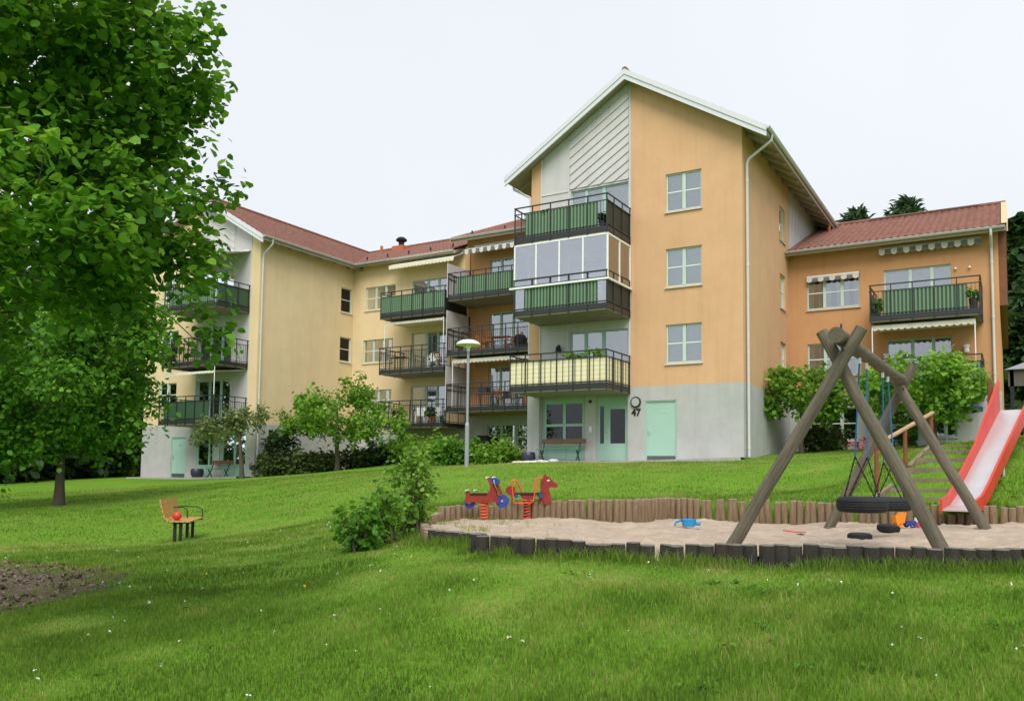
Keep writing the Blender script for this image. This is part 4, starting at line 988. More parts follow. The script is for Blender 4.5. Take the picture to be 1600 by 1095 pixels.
def tyre_swing(px, py, Y, fr, label):
    c = onY(px, py, Y); R = .305; r = .1
    t = thing('tyre_swing', label, 'swing seat', c, 0, 'tyre swings')
    mb = MB(); mb.torus((0, 0, 0), R - r, r, 'z', 36, 12, 1.0)
    for zz in (-.045, -.015, .015, .045): mb.torus((0, 0, zz), R - .001, .006, 'z', 36, 5)
    mb.build('tyre', RUB, t, world=False, smooth=True)
    top = b0.lerp(b1_, (Y - b0.y) / (b1_.y - b0.y)) - c
    for s in (-1, 1):
        j = Vector((top.x * .5 + s * .075, s * .0, .62)); u_ = Vector((top.x + s * .0, s * .28, top.z - .1))
        j = Vector((s * .05, s * .16, .60)); u_ = Vector((top.x, s * .30, top.z - .1))
        mb = MB(); mb.tube([u_, j], .011, 6); mb.build('rope', ROPE, t, world=False)
        mb = MB(); mb.tube([u_ + Vector((0, 0, .1)), u_ + Vector((0, 0, -.06))], .02, 6); mb.build('hanger', STEEL, t, world=False)
        for q in (-1, 1):
            mb = MB(); e = Vector((q * .19, s * .16, .06)); k = 14
            for i in range(k):
                p = j.lerp(e, (i + .5) / k); d = (e - j).normalized() * .022
                mb.tube([p - d, p + d], .0075 if i % 2 else .011, 5)
            mb.build('chain', BLACKB, t, world=False)
    return t
tyre_swing(1347, 788, 11.35, .3, 'black tyre swing seat hanging nearer the camera'); tyre_swing(1390, 787, 13.3, .6, 'black tyre swing seat hanging behind the nearer one')
c = onY(1343, 821, 13.0); ground_tyre((c.x, c.y, c.z), 'small black tyre lying on the sand beneath the nearer swing', .165, .065, .4)
c = onY(1388, 816, 14.3); ground_tyre((c.x, c.y, c.z), 'small black tyre lying on the sand beside the bright plastic toys', .165, .065, 1.2, .08)
for o in [o for o in COL.objects if o.name.startswith('tyre') and 'label' in o and 'small' in o['label']]:
    o['group'] = 'small tyres in the sand'; j_ = np.argmin((SX.ravel() - o.location.x) ** 2 + (SY.ravel() - o.location.y) ** 2); o.location.z = float(SZ.ravel()[j_]) + .045

# toys in the sand
def toy_tub():
    c = onZ(1076, 820, -.9); t = thing('sand_toy', 'light blue plastic sand toy lying on the sand', 'toy', (c.x, c.y, float(sandz(c.x, c.y)) + .02), .5)
    mb = MB(); mb.lathe([(0, 0), (.10, 0), (.13, .12), (.14, .12), (.105, -.01)], 16); mb.build('bucket', LBLUE, t, world=False, smooth=True)
    mb = MB(); mb.tube([(-.13, 0, .1), (-.22, .05, .06), (-.24, 0, .02)], .02, 8); mb.tube([(.1, 0, .05), (.2, -.04, .05)], .035, 8); mb.build('handle', LBLUE, t, world=False, smooth=True)
toy_tub()
def spade(px, py, label, m_, rz):
    c = onZ(px, py, -.87); t = thing('toy_spade', label, 'toy', (c.x, c.y, float(sandz(c.x, c.y)) + .03), rz)
    mb = MB(); mb.tube([(-.16, 0, .02), (.04, 0, .0)], .011, 8); mb.tube([(-.16, -.035, .02), (-.16, .035, .02)], .011, 8); mb.build('handle', m_, t, world=False)
    mb = MB(); mb.prism([(.04, -.03), (.06, -.05), (.15, -.045), (.18, 0), (.15, .045), (.06, .05), (.04, .03)], -.006, .006, lambda u, v, d: (u, v, d)); mb.build('blade', m_, t, world=False)
spade(1241, 829, 'small red toy spade lying on the open sand', RED, .3)
def truck():
    c = onY(1412, 812, 15.6); t = thing('toy_truck', 'orange, blue and pink plastic toys heaped beside a swing leg', 'toy', (c.x, c.y, float(sandz(c.x, c.y)) + .01), .6)
    mb = MB(); mb.prism([(-.16, .08), (-.02, .08), (.02, .26), (-.06, .26), (-.10, .20), (-.18, .2)], -.07, .07, lambda u, v, d: (u, d, v)); mb.build('cab', ORTOY, t, world=False)
    mb = MB(); mb.box(0, -.09, .05, .17, .09, .12); mb.build('tray', BLUE, t, world=False)
    for x, y in ((-.11, -.08), (-.11, .08), (.1, -.1), (.1, .1)):
        mb = MB(); mb.torus((x, y, .05), .035, .018, 'y', 14, 6); mb.build('wheel', BLUE if x > 0 else ORTOY, t, world=False)
    mb = MB(); mb.lathe([(0, 0), (.07, 0), (.09, .1), (.08, .1), (.0, .02)], 12, (.27, .03, 0)); mb.build('bucket', PINK, t, world=False)
    mb = MB(); mb.lathe([(0, .1), (.07, .1), (.06, .16), (0, .19)], 12, (.27, .03, 0)); mb.build('mould', PLAST, t, world=False)
truck()

# ------------------------------------------------------------------ spring riders
HD = math.atan2(.512, .859)
def helix(mb, r, z0, z1, turns, tr):
    k = int(turns * 16); mb.tube([(r * math.cos(2 * math.pi * i / 16), r * math.sin(2 * math.pi * i / 16), z0 + (z1 - z0) * i / k) for i in range(k + 1)], tr, 6)
fXZ = lambda u, v, d: (u, d, v)
def disc(mb, x, z, r, d0, d1, n=20): mb.prism([(x + r * math.cos(2 * math.pi * i / n), z + r * math.sin(2 * math.pi * i / n)) for i in range(n)], d0, d1, fXZ)
K_ = .00141
def bike():
    c = onZ(756, 815, -.94); t = thing('spring_rider', 'red motorbike spring rider with blue wheels on a coil spring', 'spring rider', (c.x, c.y, float(sandz(c.x, c.y)) - .02), HD - .12, 'spring riders', .96)
    P = lambda l_: [((x - 455) * K_, (770 - y) * K_) for x, y in l_]
    mb = MB()
    for d0, d1 in ((-.10, -.075), (.075, .10)):
        mb.prism(P([(200, 500), (205, 335), (232, 335), (250, 372), (300, 382), (480, 378), (520, 350), (545, 300), (545, 250), (505, 165), (520, 140), (548, 150), (585, 250), (625, 330), (668, 470), (660, 500), (600, 478), (540, 475), (520, 492), (380, 490), (330, 480), (260, 500)]), d0, d1, fXZ)
    mb.build('side_panel', DRED, t, world=False)
    mb = MB(); mb.bar(((268 - 455) * K_, 0, (380 - 0) * 0 + (770 - 372) * K_), ((500 - 455) * K_, 0, (770 - 368) * K_), .24, .03); mb.build('seat', BLACKB, t, world=False)
    mb = MB(); mb.prism(P([(618, 240), (648, 235), (700, 330), (715, 400), (690, 400), (640, 320)]), -.055, .055, fXZ); mb.build('fork', DRED, t, world=False)
    for x, z, r in ((252, 500, 76), (712, 465, 92)):
        mb = MB(); disc(mb, (x - 455) * K_, (770 - z) * K_, r * K_, -.035, .035, 24)
        W_ = mb.build('wheel', BLUE, t, world=False)
        mb = MB(); disc(mb, (x - 455) * K_, (770 - z) * K_, 14 * K_, -.055, .055, 10); mb.build('hub', STEEL, W_, world=False)
    mb = MB(); mb.prism(P([(540, 150), (620, 148), (665, 175), (672, 215), (640, 240), (580, 230)]), -.10, .10, fXZ); S_ = mb.build('headlight_board', BLUE, t, world=False)
    mb = MB(); mb.prism(P([(598, 170), (606, 170), (606, 215), (616, 222), (600, 222)]), -.103, -.1005, fXZ); mb.prism(P([(588, 182), (598, 170), (600, 182)]), -.103, -.1005, fXZ); mb.build('emblem', WHITEF, S_, world=False)
    for x, z in ((500, 142), (590, 138)):
        mb = MB(); mb.tube([((x - 455) * K_, -.17, (770 - z) * K_), ((x - 455) * K_, .17, (770 - z) * K_)], .015, 8); mb.build('handlebar', PLAST, t, world=False)
    mb = MB(); mb.tube([((215 - 455) * K_, -.16, (770 - 322) * K_), ((215 - 455) * K_, .16, (770 - 322) * K_)], .014, 8); mb.tube([((330 - 455) * K_, -.17, (770 - 322) * K_), ((330 - 455) * K_, .17, (770 - 322) * K_)], .014, 8); mb.build('footrest', PLAST, t, world=False)
    mb = MB(); helix(mb, .078, 0, .39, 6.5, .014); mb.build('spring', ORED, t, world=False, smooth=True)
    mb = MB(); mb.box(-.11, -.09, .39, .11, .09, .41); mb.build('spring_plate', ORED, t, world=False)
def horse():
    c = onZ(822, 811, -.94); t = thing('spring_rider', 'red horse spring rider with orange tube handles on a coil spring', 'spring rider', (c.x, c.y, float(sandz(c.x, c.y)) - .02), HD + .05, 'spring riders', 1.08)
    P = lambda l_: [((x - 985) * K_, (735 - y) * K_) for x, y in l_]
    mb = MB(); mb.prism(P([(1170, 300), (1172, 240), (1195, 175), (1215, 140), (1230, 118), (1245, 145), (1290, 165), (1325, 205), (1360, 235), (1395, 250), (1400, 285), (1380, 305), (1300, 298), (1285, 320), (1300, 385), (1312, 440), (1300, 500), (1265, 530), (1200, 535), (1160, 510), (1145, 470), (1175, 400)]), -.03, .03, fXZ); H = mb.build('head_panel', DRED, t, world=False)
    mb = MB(); mb.prism(P([(1255, 205), (1290, 198), (1288, 215), (1262, 222)]), -.0335, .0335, fXZ); mb.build('eye', WHITEF, H, world=False)
    mb = MB(); mb.bar(P([(830, 388)])[0][0:1] + (0,) + P([(830, 388)])[0][1:], P([(1190, 385)])[0][0:1] + (0,) + P([(1190, 385)])[0][1:], .22, .03); mb.build('seat', BLACKB, t, world=False)
    mb = MB(); mb.prism(P([(900, 400), (1110, 400), (1090, 450), (1010, 475), (930, 450)]), -.09, .09, fXZ); mb.build('body', DRED, t, world=False)
    mb = MB(); disc(mb, (778 - 985) * K_, (735 - 350) * K_, 65 * K_, -.12, .12, 20); mb.build('back_disc', DRED, t, world=False)
    mb = MB(); mb.tube([((1165 - 985) * K_, -.15, (735 - 410) * K_), ((1165 - 985) * K_, .15, (735 - 410) * K_)], .042, 12); mb.tube([((850 - 985) * K_, -.13, (735 - 420) * K_), ((850 - 985) * K_, .13, (735 - 420) * K_)], .035, 12); mb.build('roller', BLUE, t, world=False)
    for s in (-1, 1):
        pts = [(1195, 180), (1140, 178), (1118, 200), (1085, 400), (1070, 480), (1040, 505), (830, 510), (810, 490), (785, 240), (800, 212), (840, 212), (862, 235), (935, 380)]
        mb = MB(); mb.tube([((x - 985) * K_, s * .14 * (.6 if i in (0, 12) else 1), (735 - y) * K_) for i, (x, y) in enumerate(pts)], .013, 8); mb.build('handle', ORED, t, world=False, smooth=True)
    mb = MB(); helix(mb, .078, 0, .37, 6.5, .014); mb.build('spring', RED, t, world=False, smooth=True)
    mb = MB(); mb.box(-.11, -.09, .36, .11, .09, .385); mb.build('spring_plate', ORED, t, world=False)
bike(); horse()

# ------------------------------------------------------------------ slide, steps, handrail
SLD = thing('slide', 'red playground slide with pale steel chute running down the bank', 'slide', (-.4, 18.2, .2))
pA = Vector((-.80, 16.45, -.56)); pA2 = Vector((-.71, 16.95, -.50)); pT = onY(1584, 640, 19.9); pT2 = pT + Vector((.1, .5, .02))
path = [pA, pA2, pA2.lerp(pT, .12) - Vector((0, 0, .05)), pA2.lerp(pT, .5) - Vector((0, 0, .03)), pT, pT2]
side = Vector((1, -.25, 0)).normalized(); hw = .25
mb = MB()
for i in range(len(path) - 1):
    a_, b_ = path[i], path[i + 1]
    mb.add([a_ - side * hw, a_ + side * hw, b_ + side * hw, b_ - side * hw, a_ - side * hw - Vector((0, 0, .03)), a_ + side * hw - Vector((0, 0, .03)), b_ + side * hw - Vector((0, 0, .03)), b_ - side * hw - Vector((0, 0, .03))], [(0, 1, 2, 3), (7, 6, 5, 4), (0, 4, 5, 1), (2, 6, 7, 3)])
mb.build('chute', STEEL, SLD)
hts = [.17, .19, .22, .24, .24, .24]
for s in (-1, 1):
    up = [p + side * (s * (hw + .001)) + Vector((0, 0, h)) for p, h in zip(path, hts)]
    if s == -1: up[4] = path[4] + side * (s * (hw + .001)) + Vector((0, 0, .62)); up[5] = path[4] + side * (s * (hw + .001)) + Vector((0, .05, .62))
    lo = [p + side * (s * (hw + .001)) + Vector((0, 0, -.06)) for p in path]
    if s == -1: lo[5] = lo[4] + Vector((0, .05, 0))
    mb = MB(); n_ = len(path); o_ = side * (s * .045)
    mb.add(up + lo + [p + o_ for p in up] + [p + o_ for p in lo],
           [f for i in range(n_ - 1) for f in ((i, i + 1, n_ + i + 1, n_ + i), (2 * n_ + i, 3 * n_ + i, 3 * n_ + i + 1, 2 * n_ + i + 1), (i, 2 * n_ + i, 2 * n_ + i + 1, i + 1), (n_ + i, n_ + i + 1, 3 * n_ + i + 1, 3 * n_ + i))] + [(0, n_, 3 * n_, 2 * n_), (n_ - 1, 3 * n_ - 1, 4 * n_ - 1, 2 * n_ - 1)])
    mb.build('side_wall', RED, SLD)
mb = MB()
for p in (path[3], path[4]):
    for s in (-1, 1): mb.tube([p + side * s * .2 - Vector((0, 0, .05)), (p.x + side.x * s * .2, p.y + side.y * s * .2, t1(p.x, p.y) - .3)], .03, 8)
mb.build('support', STEEL, SLD)
mb = MB()
for xx in (-.33,): mb.tube([(xx, 19.9, t1(xx, 19.9) - .1), (xx, 19.9, 2.0)], .05, 8)
mb.build('post', REDW, SLD)
STP = thing('garden_steps', 'earth steps with timber risers climbing the bank beside the slide', 'steps', (-1.1, 18.4, .1))
ns = 7
for i in range(ns):
    yy = 17.3 + i * .40; xx = -2.1 + i * .12; zz = max(t1(xx + .6, yy + .1), -.42) 
    mb = MB(); mb.box(xx - .05, yy, zz - .14, xx + 1.3 + .05 * (i % 3), yy + .09, zz + .03); mb.build('riser', TIMB, STP)
for ya, yb in ((17.2, 17.95), (18.75, 19.8)):
    mb = MB(); xa_ = -2.2 + (ya - 17.3) * .3; xb_ = -2.2 + (yb - 17.3) * .3; mb.bar((xa_, ya, t1(xa_, ya) + .03), (xb_, yb, t1(xb_, yb) + .03), .08, .11); mb.build('edge_timber', TIMB, STP)
HR = thing('handrail', 'sloping wooden handrail on red-brown posts beside the bank steps', 'handrail', (-1.8, 18.5, 0))
ra = onY(1338, 712, 16.95 + .5); rb = onY(1457, 645, 20.1)
ra = onY(1366, 697, 17.6)
mb = MB(); mb.tube([ra, rb], .045, 8); mb.build('rail', RAILW, HR)
for t_ in (.03, .5, .97):
    p = ra.lerp(rb, t_); mb = MB(); mb.tube([(p.x, p.y, t1(p.x, p.y) - .2), p], .04, 8); mb.build('post', REDW, HR)

# ------------------------------------------------------------------ bench with ball
def park_bench():
    near = onZ(265, 849, -1.6); ax = Vector((-.664, .744, 0)); nrm = Vector((.907, .42, 0))
    z0 = t1(near.x, near.y); rz = math.atan2(ax.y, ax.x)
    t = thing('park_bench', 'slatted wooden park bench with black steel legs on the lawn', 'bench', (near.x, near.y, z0), rz, sc=1.06)
    # local x along bench, local -y = facing (right of axis)
    Lb = 1.55
    prof = [(.16, .84), (.14, .745), (.115, .65), (.085, .555), (.03, .475)]
    sl = MB().box(-.12, -.045, -.013, Lb - .12, .045, .013).mesh('slat', SLAT)
    for i, (y, z) in enumerate(prof):
        o = place(sl, 'slat', (0, 0, 0), parent=None); o.parent = t; o.matrix_parent_inverse = I4; o.location = (0, y + .02, z); o.rotation_euler = (math.radians(75 if i < 4 else 48), 0, 0)
    for y in (-.05, -.15, -.25, -.35):
        o = place(sl, 'slat', (0, 0, 0)); o.parent = t; o.matrix_parent_inverse = I4; o.location = (0, y, .445); o.rotation_euler = (0, 0, 0)
    for x in (0, Lb - .24):
        mb = MB()
        for yy in (-.09, -.2): mb.box(x - .02, yy - .03, -.15, x + .02, yy + .03, .40)
        mb.box(x - .03, -.23, .395, x + .03, -.06, .415); mb.build('leg', BLACKB, t, world=False)
        mb = MB(); mb.tube([(x, -.4, .42), (x, -.05, .42), (x, .05, .445), (x, .135, .56), (x, .165, .66), (x, .21, .88)], .018, 6); mb.build('support_bracket', BLACKB, t, world=False)
    for x in (Lb - .16,):
        mb = MB(); mb.tube([(x, .15, .68), (x, .0, .69), (x, -.28, .68), (x, -.37, .62), (x, -.39, .44)], .012, 6); mb.tube([(x - .45, .13, .68), (x - .45, -.05, .69), (x - .45, -.14, .64), (x - .45, -.15, .45)], .012, 6); mb.build('armrest', BLACKB, t, world=False)
    M_ = WM[t.name]
    p = M_ @ Vector((.12, -.10, .457 + .09)); mb = MB()
    mb.lathe([(.095 * math.sin(math.pi * i / 12), -.095 * math.cos(math.pi * i / 12)) for i in range(13)], 18)
    o = mb.build('ball', RED, smooth=True); o.location = p; tag(o, 'shiny red ball on the seat of the park bench', 'ball')
park_bench()

# ------------------------------------------------------------------ street lamp
def lamp():
    g = atd(729, 729, 26); z0 = t1(g.x, g.y); H = 4.02
    t = thing('street_lamp', 'grey lamp post with white mushroom dome on the lawn edge', 'street lamp', (g.x, g.y, z0))
    mb = MB(); mb.tube([(0, 0, -.2), (0, 0, 1.3)], .07, 12); mb.tube([(0, 0, 1.3), (0, 0, 1.38)], [.07, .045], 12); mb.build('post_base', LAMPG, t, world=False, smooth=True)
    mb = MB(); mb.tube([(0, 0, 1.36), (0, 0, H - .3)], .043, 12); mb.build('post', LAMPG, t, world=False, smooth=True)
    mb = MB(); mb.lathe([(.0, .17), (.1, .165), (.22, .14), (.33, .085), (.39, .02), (.39, .0), (.33, -.015), (.0, -.015)], 24, (0, 0, H - .2)); mb.build('dome', LAMPW, t, world=False, smooth=True)
    mb = MB(); mb.lathe([(.11, -.016), (.10, -.07), (.055, -.12), (.055, -.2)], 16, (0, 0, H - .2)); mb.build('diffuser', LAMPW, t, world=False, smooth=True)
lamp()

# ------------------------------------------------------------------ pots, plants, furniture
def leaves(center_pts, spread, count, size, lean=.5, seed=0, shape='leaf', up=.4, jit=.5):
    """numpy leaf cloud: returns verts, quads, attr.  each leaf = 2 folded quads"""
    r_ = np.random.default_rng(seed); C = np.asarray(center_pts, float)
    idx = r_.integers(0, len(C), count); sp = np.asarray(spread) if np.ndim(spread) else np.array([spread] * 3)
    off = r_.normal(0, 1, (count, 3)); off /= np.maximum(1, np.linalg.norm(off, axis=1, keepdims=True) / 1.9)
    P = C[idx] + off * sp
    nrm = r_.normal(0, 1, (count, 3)); nrm /= np.linalg.norm(nrm, axis=1, keepdims=True); nrm[:, 2] = np.abs(nrm[:, 2]) + up; nrm += off * .25
    nrm /= np.linalg.norm(nrm, axis=1, keepdims=True)
    t_ = r_.normal(0, 1, (count, 3)); t_[:, 2] -= lean; t_ -= nrm * (t_ * nrm).sum(1, keepdims=True); t_ /= np.linalg.norm(t_, axis=1, keepdims=True)
    s_ = np.cross(nrm, t_); sz = size * (1 + jit * r_.uniform(-1, 1, count))[:, None]
    if shape == 'leaf': T_ = [(0, 0, 0), (.36, .30, .07), (.34, .68, .05), (0, 1, -.10), (-.36, .30, .07), (-.34, .68, .05)]
    elif shape == 'round': T_ = [(0, 0, 0), (.46, .18, .06), (.43, .66, .05), (0, 1.02, -.12), (-.46, .18, .06), (-.43, .66, .05)]
    elif shape == 'long': T_ = [(0, 0, 0), (.14, .3, .04), (.11, .7, .02), (0, 1, -.18), (-.14, .3, .04), (-.11, .7, .02)]
    else: T_ = [(0, 0, 0), (.22, .2, -.05), (.2, .7, -.12), (0, 1, -.3), (-.22, .2, -.05), (-.2, .7, -.12)]
    T_ = np.array(T_)
    V = P[:, None, :] + sz[:, None] * (T_[None, :, 0:1] * s_[:, None] + T_[None, :, 1:2] * t_[:, None] + T_[None, :, 2:3] * nrm[:, None])
    b_ = np.arange(count)[:, None] * 6
    F_ = np.concatenate([b_ + np.array([0, 1, 2, 3]), b_ + np.array([0, 3, 5, 4])])
    cv = r_.normal(0, .13, len(C)); at = np.clip(r_.beta(1.7, 2.2, count) + cv[idx], 0, 1)
    return V.reshape(-1, 3), F_, np.repeat(at, 6)
def pot_plant(loc, label, r, h, potm, leafm, ph, group='potted plants on the balconies', flowers=None, seed=1, shape='leaf', cat='plant'):
    t = thing('potted_plant', label, cat, loc, 0, group)
    mb = MB(); mb.lathe([(0, 0), (r * .72, 0), (r, h), (r * .9, h), (r * .88, h * .9), (0, h * .9)], 14); mb.build('pot', potm, t, world=False, smooth=True)
    pts = [(random.gauss(0, r * .6), random.gauss(0, r * .6), h + ph * random.uniform(.1, .9)) for _ in range(12)]
    V, F_, A = leaves(pts, r * .45, 220, r * .75, seed=seed, shape=shape); np_obj('foliage', V, F_, leafm, t, A, world=False)
    if flowers:
        V, F_, A = leaves(pts, r * .55, 50, r * .5, seed=seed + 3); np_obj('flowers', V, F_, flowers, t, A, world=False)
    return t
def chair(loc, rz, label, m_, group, plastic=False):
    t = thing('balcony_chair', label, 'chair', loc, rz, group)
    mb = MB()
    if plastic:
        mb.prism([(-.22, -.22), (.22, -.22), (.22, .22), (-.22, .22)], .42, .45, lambda u, v, d: (u, v, d)); mb.build('seat', m_, t, world=False)
        mb = MB()
        for i in range(6): mb.bar((-.19 + i * .076, .23, .46), (-.19 + i * .076, .33, .9), .05, .015)
        mb.bar((-.23, .335, .9), (.23, .335, .9), .05, .03); mb.build('backrest', m_, t, world=False)
        for x in (-.2, .2):
            for y in (-.2, .2):
                mb = MB(); mb.bar((x, y, .42), (x * 1.15, y * 1.15, 0), .045, .045); mb.build('leg', m_, t, world=False)
            mb = MB(); mb.bar((x * 1.2, -.2, .64), (x * 1.2, .3, .66), .05, .025); mb.bar((x * 1.15, -.2, .43), (x * 1.2, -.2, .64), .035, .03); mb.build('armrest', m_, t, world=False)
    else:
        sm_ = MB().box(-.21, -.022, -.01, .21, .022, .01).mesh('slat', m_)
        for i in range(7):
            o = place(sm_, 'slat', (0, 0, 0)); o.parent = t; o.location = (0, -.19 + i * .06, .44)
        for i in range(4):
            o = place(sm_, 'slat', (0, 0, 0)); o.parent = t; o.location = (0, .24 + i * .02, .58 + i * .09); o.rotation_euler = (math.radians(78), 0, 0)
        for x in (-.2, .2):
            mb = MB(); mb.bar((x, .19, .02), (x, -.2, .44), .03, .03); mb.build('leg', m_, t, world=False)
            mb = MB(); mb.bar((x * .93, -.22, .02), (x * .93, .3, .88), .03, .03); mb.build('leg', m_, t, world=False)
    return t
def table(loc, rz, label, top, legm, group, w_=.9, d_=.6, h=.72):
    t = thing('balcony_table', label, 'table', loc, rz, group)
    sm_ = MB().box(-w_ / 2, -.045, -.012, w_ / 2, .045, .012).mesh('slat', top); k = int(d_ / .1)
    for i in range(k):
        o = place(sm_, 'slat', (0, 0, 0)); o.parent = t; o.location = (0, -d_ / 2 + .05 + i * .1, h)
    for x in (-1, 1):
        for y in (-1, 1):
            mb = MB(); mb.bar((x * w_ * .4, y * d_ * .38, 0), (x * w_ * .44, y * d_ * .42, h - .012), .035, .035); mb.build('leg', legm, t, world=False)
    return t
FB = .22
pot_plant((-12.4, YB + .35, 8.53 + FB), 'dark potted plant at the corner of the top gable balcony', .15, .28, POTD, LEAF_DK, .3, seed=2)
pot_plant((-14.6, YB + .25, 9.35), 'small reddish flower pot behind the top gable balcony panel', .13, .2, TERR, LEAF_MID, .15, flowers=PINK, seed=3)
pot_plant((-1.0, YRB + .3, 5.8 + FB), 'grey pot with white flowers at the right-hand balcony corner', .16, .42, GREYPAN, LEAF_MID, .3, flowers=WHITEF, seed=4)
pot_plant((-4.2, YRB + .3, 5.8 + FB), 'dark potted plant at the left end of the right-hand balcony', .14, .25, POTD, LEAF_MID, .4, seed=5)
for i, (x, z) in enumerate(((-13.8, 2.94), (-13.2, 2.94), (-12.7, 2.94))): pot_plant((x, YB + .4 + .1 * i, z + FB), ('leafy plant showing above the middle of the yellow striped cloth', 'tall leafy plant behind the yellow striped cloth, second from the corner', 'leafy plant near the corner of the yellow striped balcony')[i], .17, .4, TERR, LEAF_APP, .95, seed=6 + i)
z2 = 5.72 + FB
table((-21.6, 34.9, z2), .1, 'slatted wooden table on the middle orange balcony', TEAK, TEAK, 'balcony tables', 1.2, .7)
for i, (x, y, r_, nm) in enumerate(((-22.5, 34.7, 1.3, 'brown folding chair at the left of the middle balcony table'), (-21.9, 34.4, 3.3, 'brown folding chair in front of the middle balcony table'), (-20.6, 34.8, -1.3, 'brown folding chair at the right of the middle balcony table'), (-21.2, 35.5, 0.1, 'brown folding chair behind the middle balcony table'))): chair((x, y, z2), r_, nm, TEAK, 'wooden balcony chairs')
pot_plant((-23.5, 34.2, z2), 'terracotta pot at the left end of the middle orange balcony', .16, .3, TERR, LEAF_MID, .25, seed=12)
pot_plant((-23.0, 34.2, z2), 'blue glazed pot beside the terracotta pot on the middle orange balcony', .15, .36, BLUE, LEAF_MID, .1, seed=13)
mb = MB(); mb.lathe([(0, 0), (.2, 0), (.3, .3), (.32, .5), (.2, .62), (0, .66)], 16); o = mb.build('kettle_barbecue', BLACKB, smooth=True); o.location = (-20.1, 34.3, z2 + .02); tag(o, 'black round barbecue on the middle orange balcony', 'barbecue')
z3 = 2.92 + FB
table((-22.2, 34.9, z3), 0, 'long brown wooden table on the lowest orange balcony', TEAK, TEAK, 'balcony tables', 1.7, .7, .74)
for i, (x, y, r_, nm) in enumerate(((-20.6, 34.7, 3.3, 'brown wooden chair on the lowest orange balcony near the gable'), (-21.3, 34.45, 3.0, 'brown wooden chair in front of the lowest balcony table'))): chair((x, y, z3), r_, nm, TEAK, 'wooden balcony chairs')
def bx_thing(name, label, cat, loc, sz, m_):
    t = thing(name, label, cat, loc); mb = MB(); mb.box(-sz[0] / 2, -sz[1] / 2, 0, sz[0] / 2, sz[1] / 2, sz[2]); mb.build('body', m_, t, world=False)
    mb = MB(); mb.box(-sz[0] / 2 - .02, -sz[1] / 2 - .02, sz[2], sz[0] / 2 + .02, sz[1] / 2 + .02, sz[2] + .03); mb.build('lid', m_, t, world=False)
bx_thing('storage_crate', 'dark storage crate with pale lid on the lowest orange balcony table', 'crate', (-22.5, 34.9, z3 + .755), (.5, .35, .3), POTD)
pot_plant((-19.6, 34.15, z3 + .0), 'pink flowering pot on the lowest orange balcony', .2, .75, TERR, LEAF_MID, .35, flowers=PINK, seed=15)
z4 = 5.02 + FB
chair((-25.6, 34.8, z4), .4, 'white plastic chair on the middle yellow balcony', PLAST, 'white plastic chairs', True)
table((-27.6, 34.6, z4), 0, 'black table at the left of the middle yellow balcony', BLACKB, BLACKB, 'balcony tables', .9, .6)
chair((-25.0, 34.6, z4), 2.8, 'brown wooden chair beside the white plastic chair on the middle yellow balcony', TEAK, 'wooden balcony chairs')
z5 = 2.2 + FB
chair((-26.3, 34.7, z5), .5, 'white plastic chair on the lowest yellow balcony by the door', PLAST, 'white plastic chairs', True); chair((-25.6, 34.9, z5), -.3, 'white plastic chair on the lowest yellow balcony behind the potted plant', PLAST, 'white plastic chairs', True)
pot_plant((-25.2, 34.2, z5), 'terracotta pot with a bushy plant on the lowest yellow balcony', .18, .35, TERR, LEAF_HD, .6, seed=17)
pot_plant((-27.6, 34.2, z5), 'small dark potted plant at the left of the lowest yellow balcony', .14, .25, POTD, LEAF_DK, .5, seed=18)
bx_thing('planter_box', 'black planter box hung on the left gable balcony rail', 'planter', (-36.2, YLB - .18, FLL[1] + .05), (1.1, .3, .45), BLACKB)
# entrance furniture
def plank_bench(x, y, label, w_=1.8):
    z0 = t1(x, y) + .03; t = thing('wooden_bench', label, 'bench', (x, y, z0), 0, 'benches by the entrances')
    for i, (yy, z) in enumerate(((.0, .44), (-.12, .44), (-.24, .44))):
        mb = MB(); mb.box(-w_ / 2, yy - .05, z - .02, w_ / 2, yy + .05, z + .02); mb.build('slat', mat('green_bench_paint', (.09, .24, .17), .5, .1), t, world=False)
    mb = MB(); mb.box(-w_ / 2 + .05, .10, .68, w_ / 2 + .08, .15, .86); mb.build('backrest', mat('dark_bench_wood', (.19, .11, .075), .7, .2), t, world=False)
    for s in (-1, 1):
        mb = MB(); xx = s * (w_ / 2 - .15); mb.bar((xx, -.25, 0), (xx, .02, .42), .04, .04, (1, 0, 0)); mb.bar((xx, .06, 0), (xx, -.22, .42), .04, .04, (1, 0, 0)); mb.bar((xx, .0, .40), (xx, .12, .72), .04, .04, (1, 0, 0)); mb.build('leg', GREEND, t, world=False)
plank_bench(-14.8, 28.45, 'green bench with brown backrest under the entry window', 1.85)
plank_bench(-34.2, 28.6, 'dark bench by the left building entrance behind a small tree', 1.5)
def round_pot(x, y, r, label):
    z = t1(x, y) + .02; o = MB().lathe([(0, 0), (r * .7, 0), (r, r * .7), (r * .95, r * 1.3), (r * .82, r * 1.5), (r * .75, r * 1.4), (0, r * 1.3)], 18).build('glazed_pot', POTD, smooth=True); o.location = (x, y, z); tag(o, label, 'pot', 'dark glazed pots by the entrances')
round_pot(-16.05, 28.15, .28, 'round dark blue pot at the foot of the entrance column'); p = onY(308, 745, 28.4); round_pot(p.x, p.y, .33, 'round dark pot between the two mint doors of the left gable')
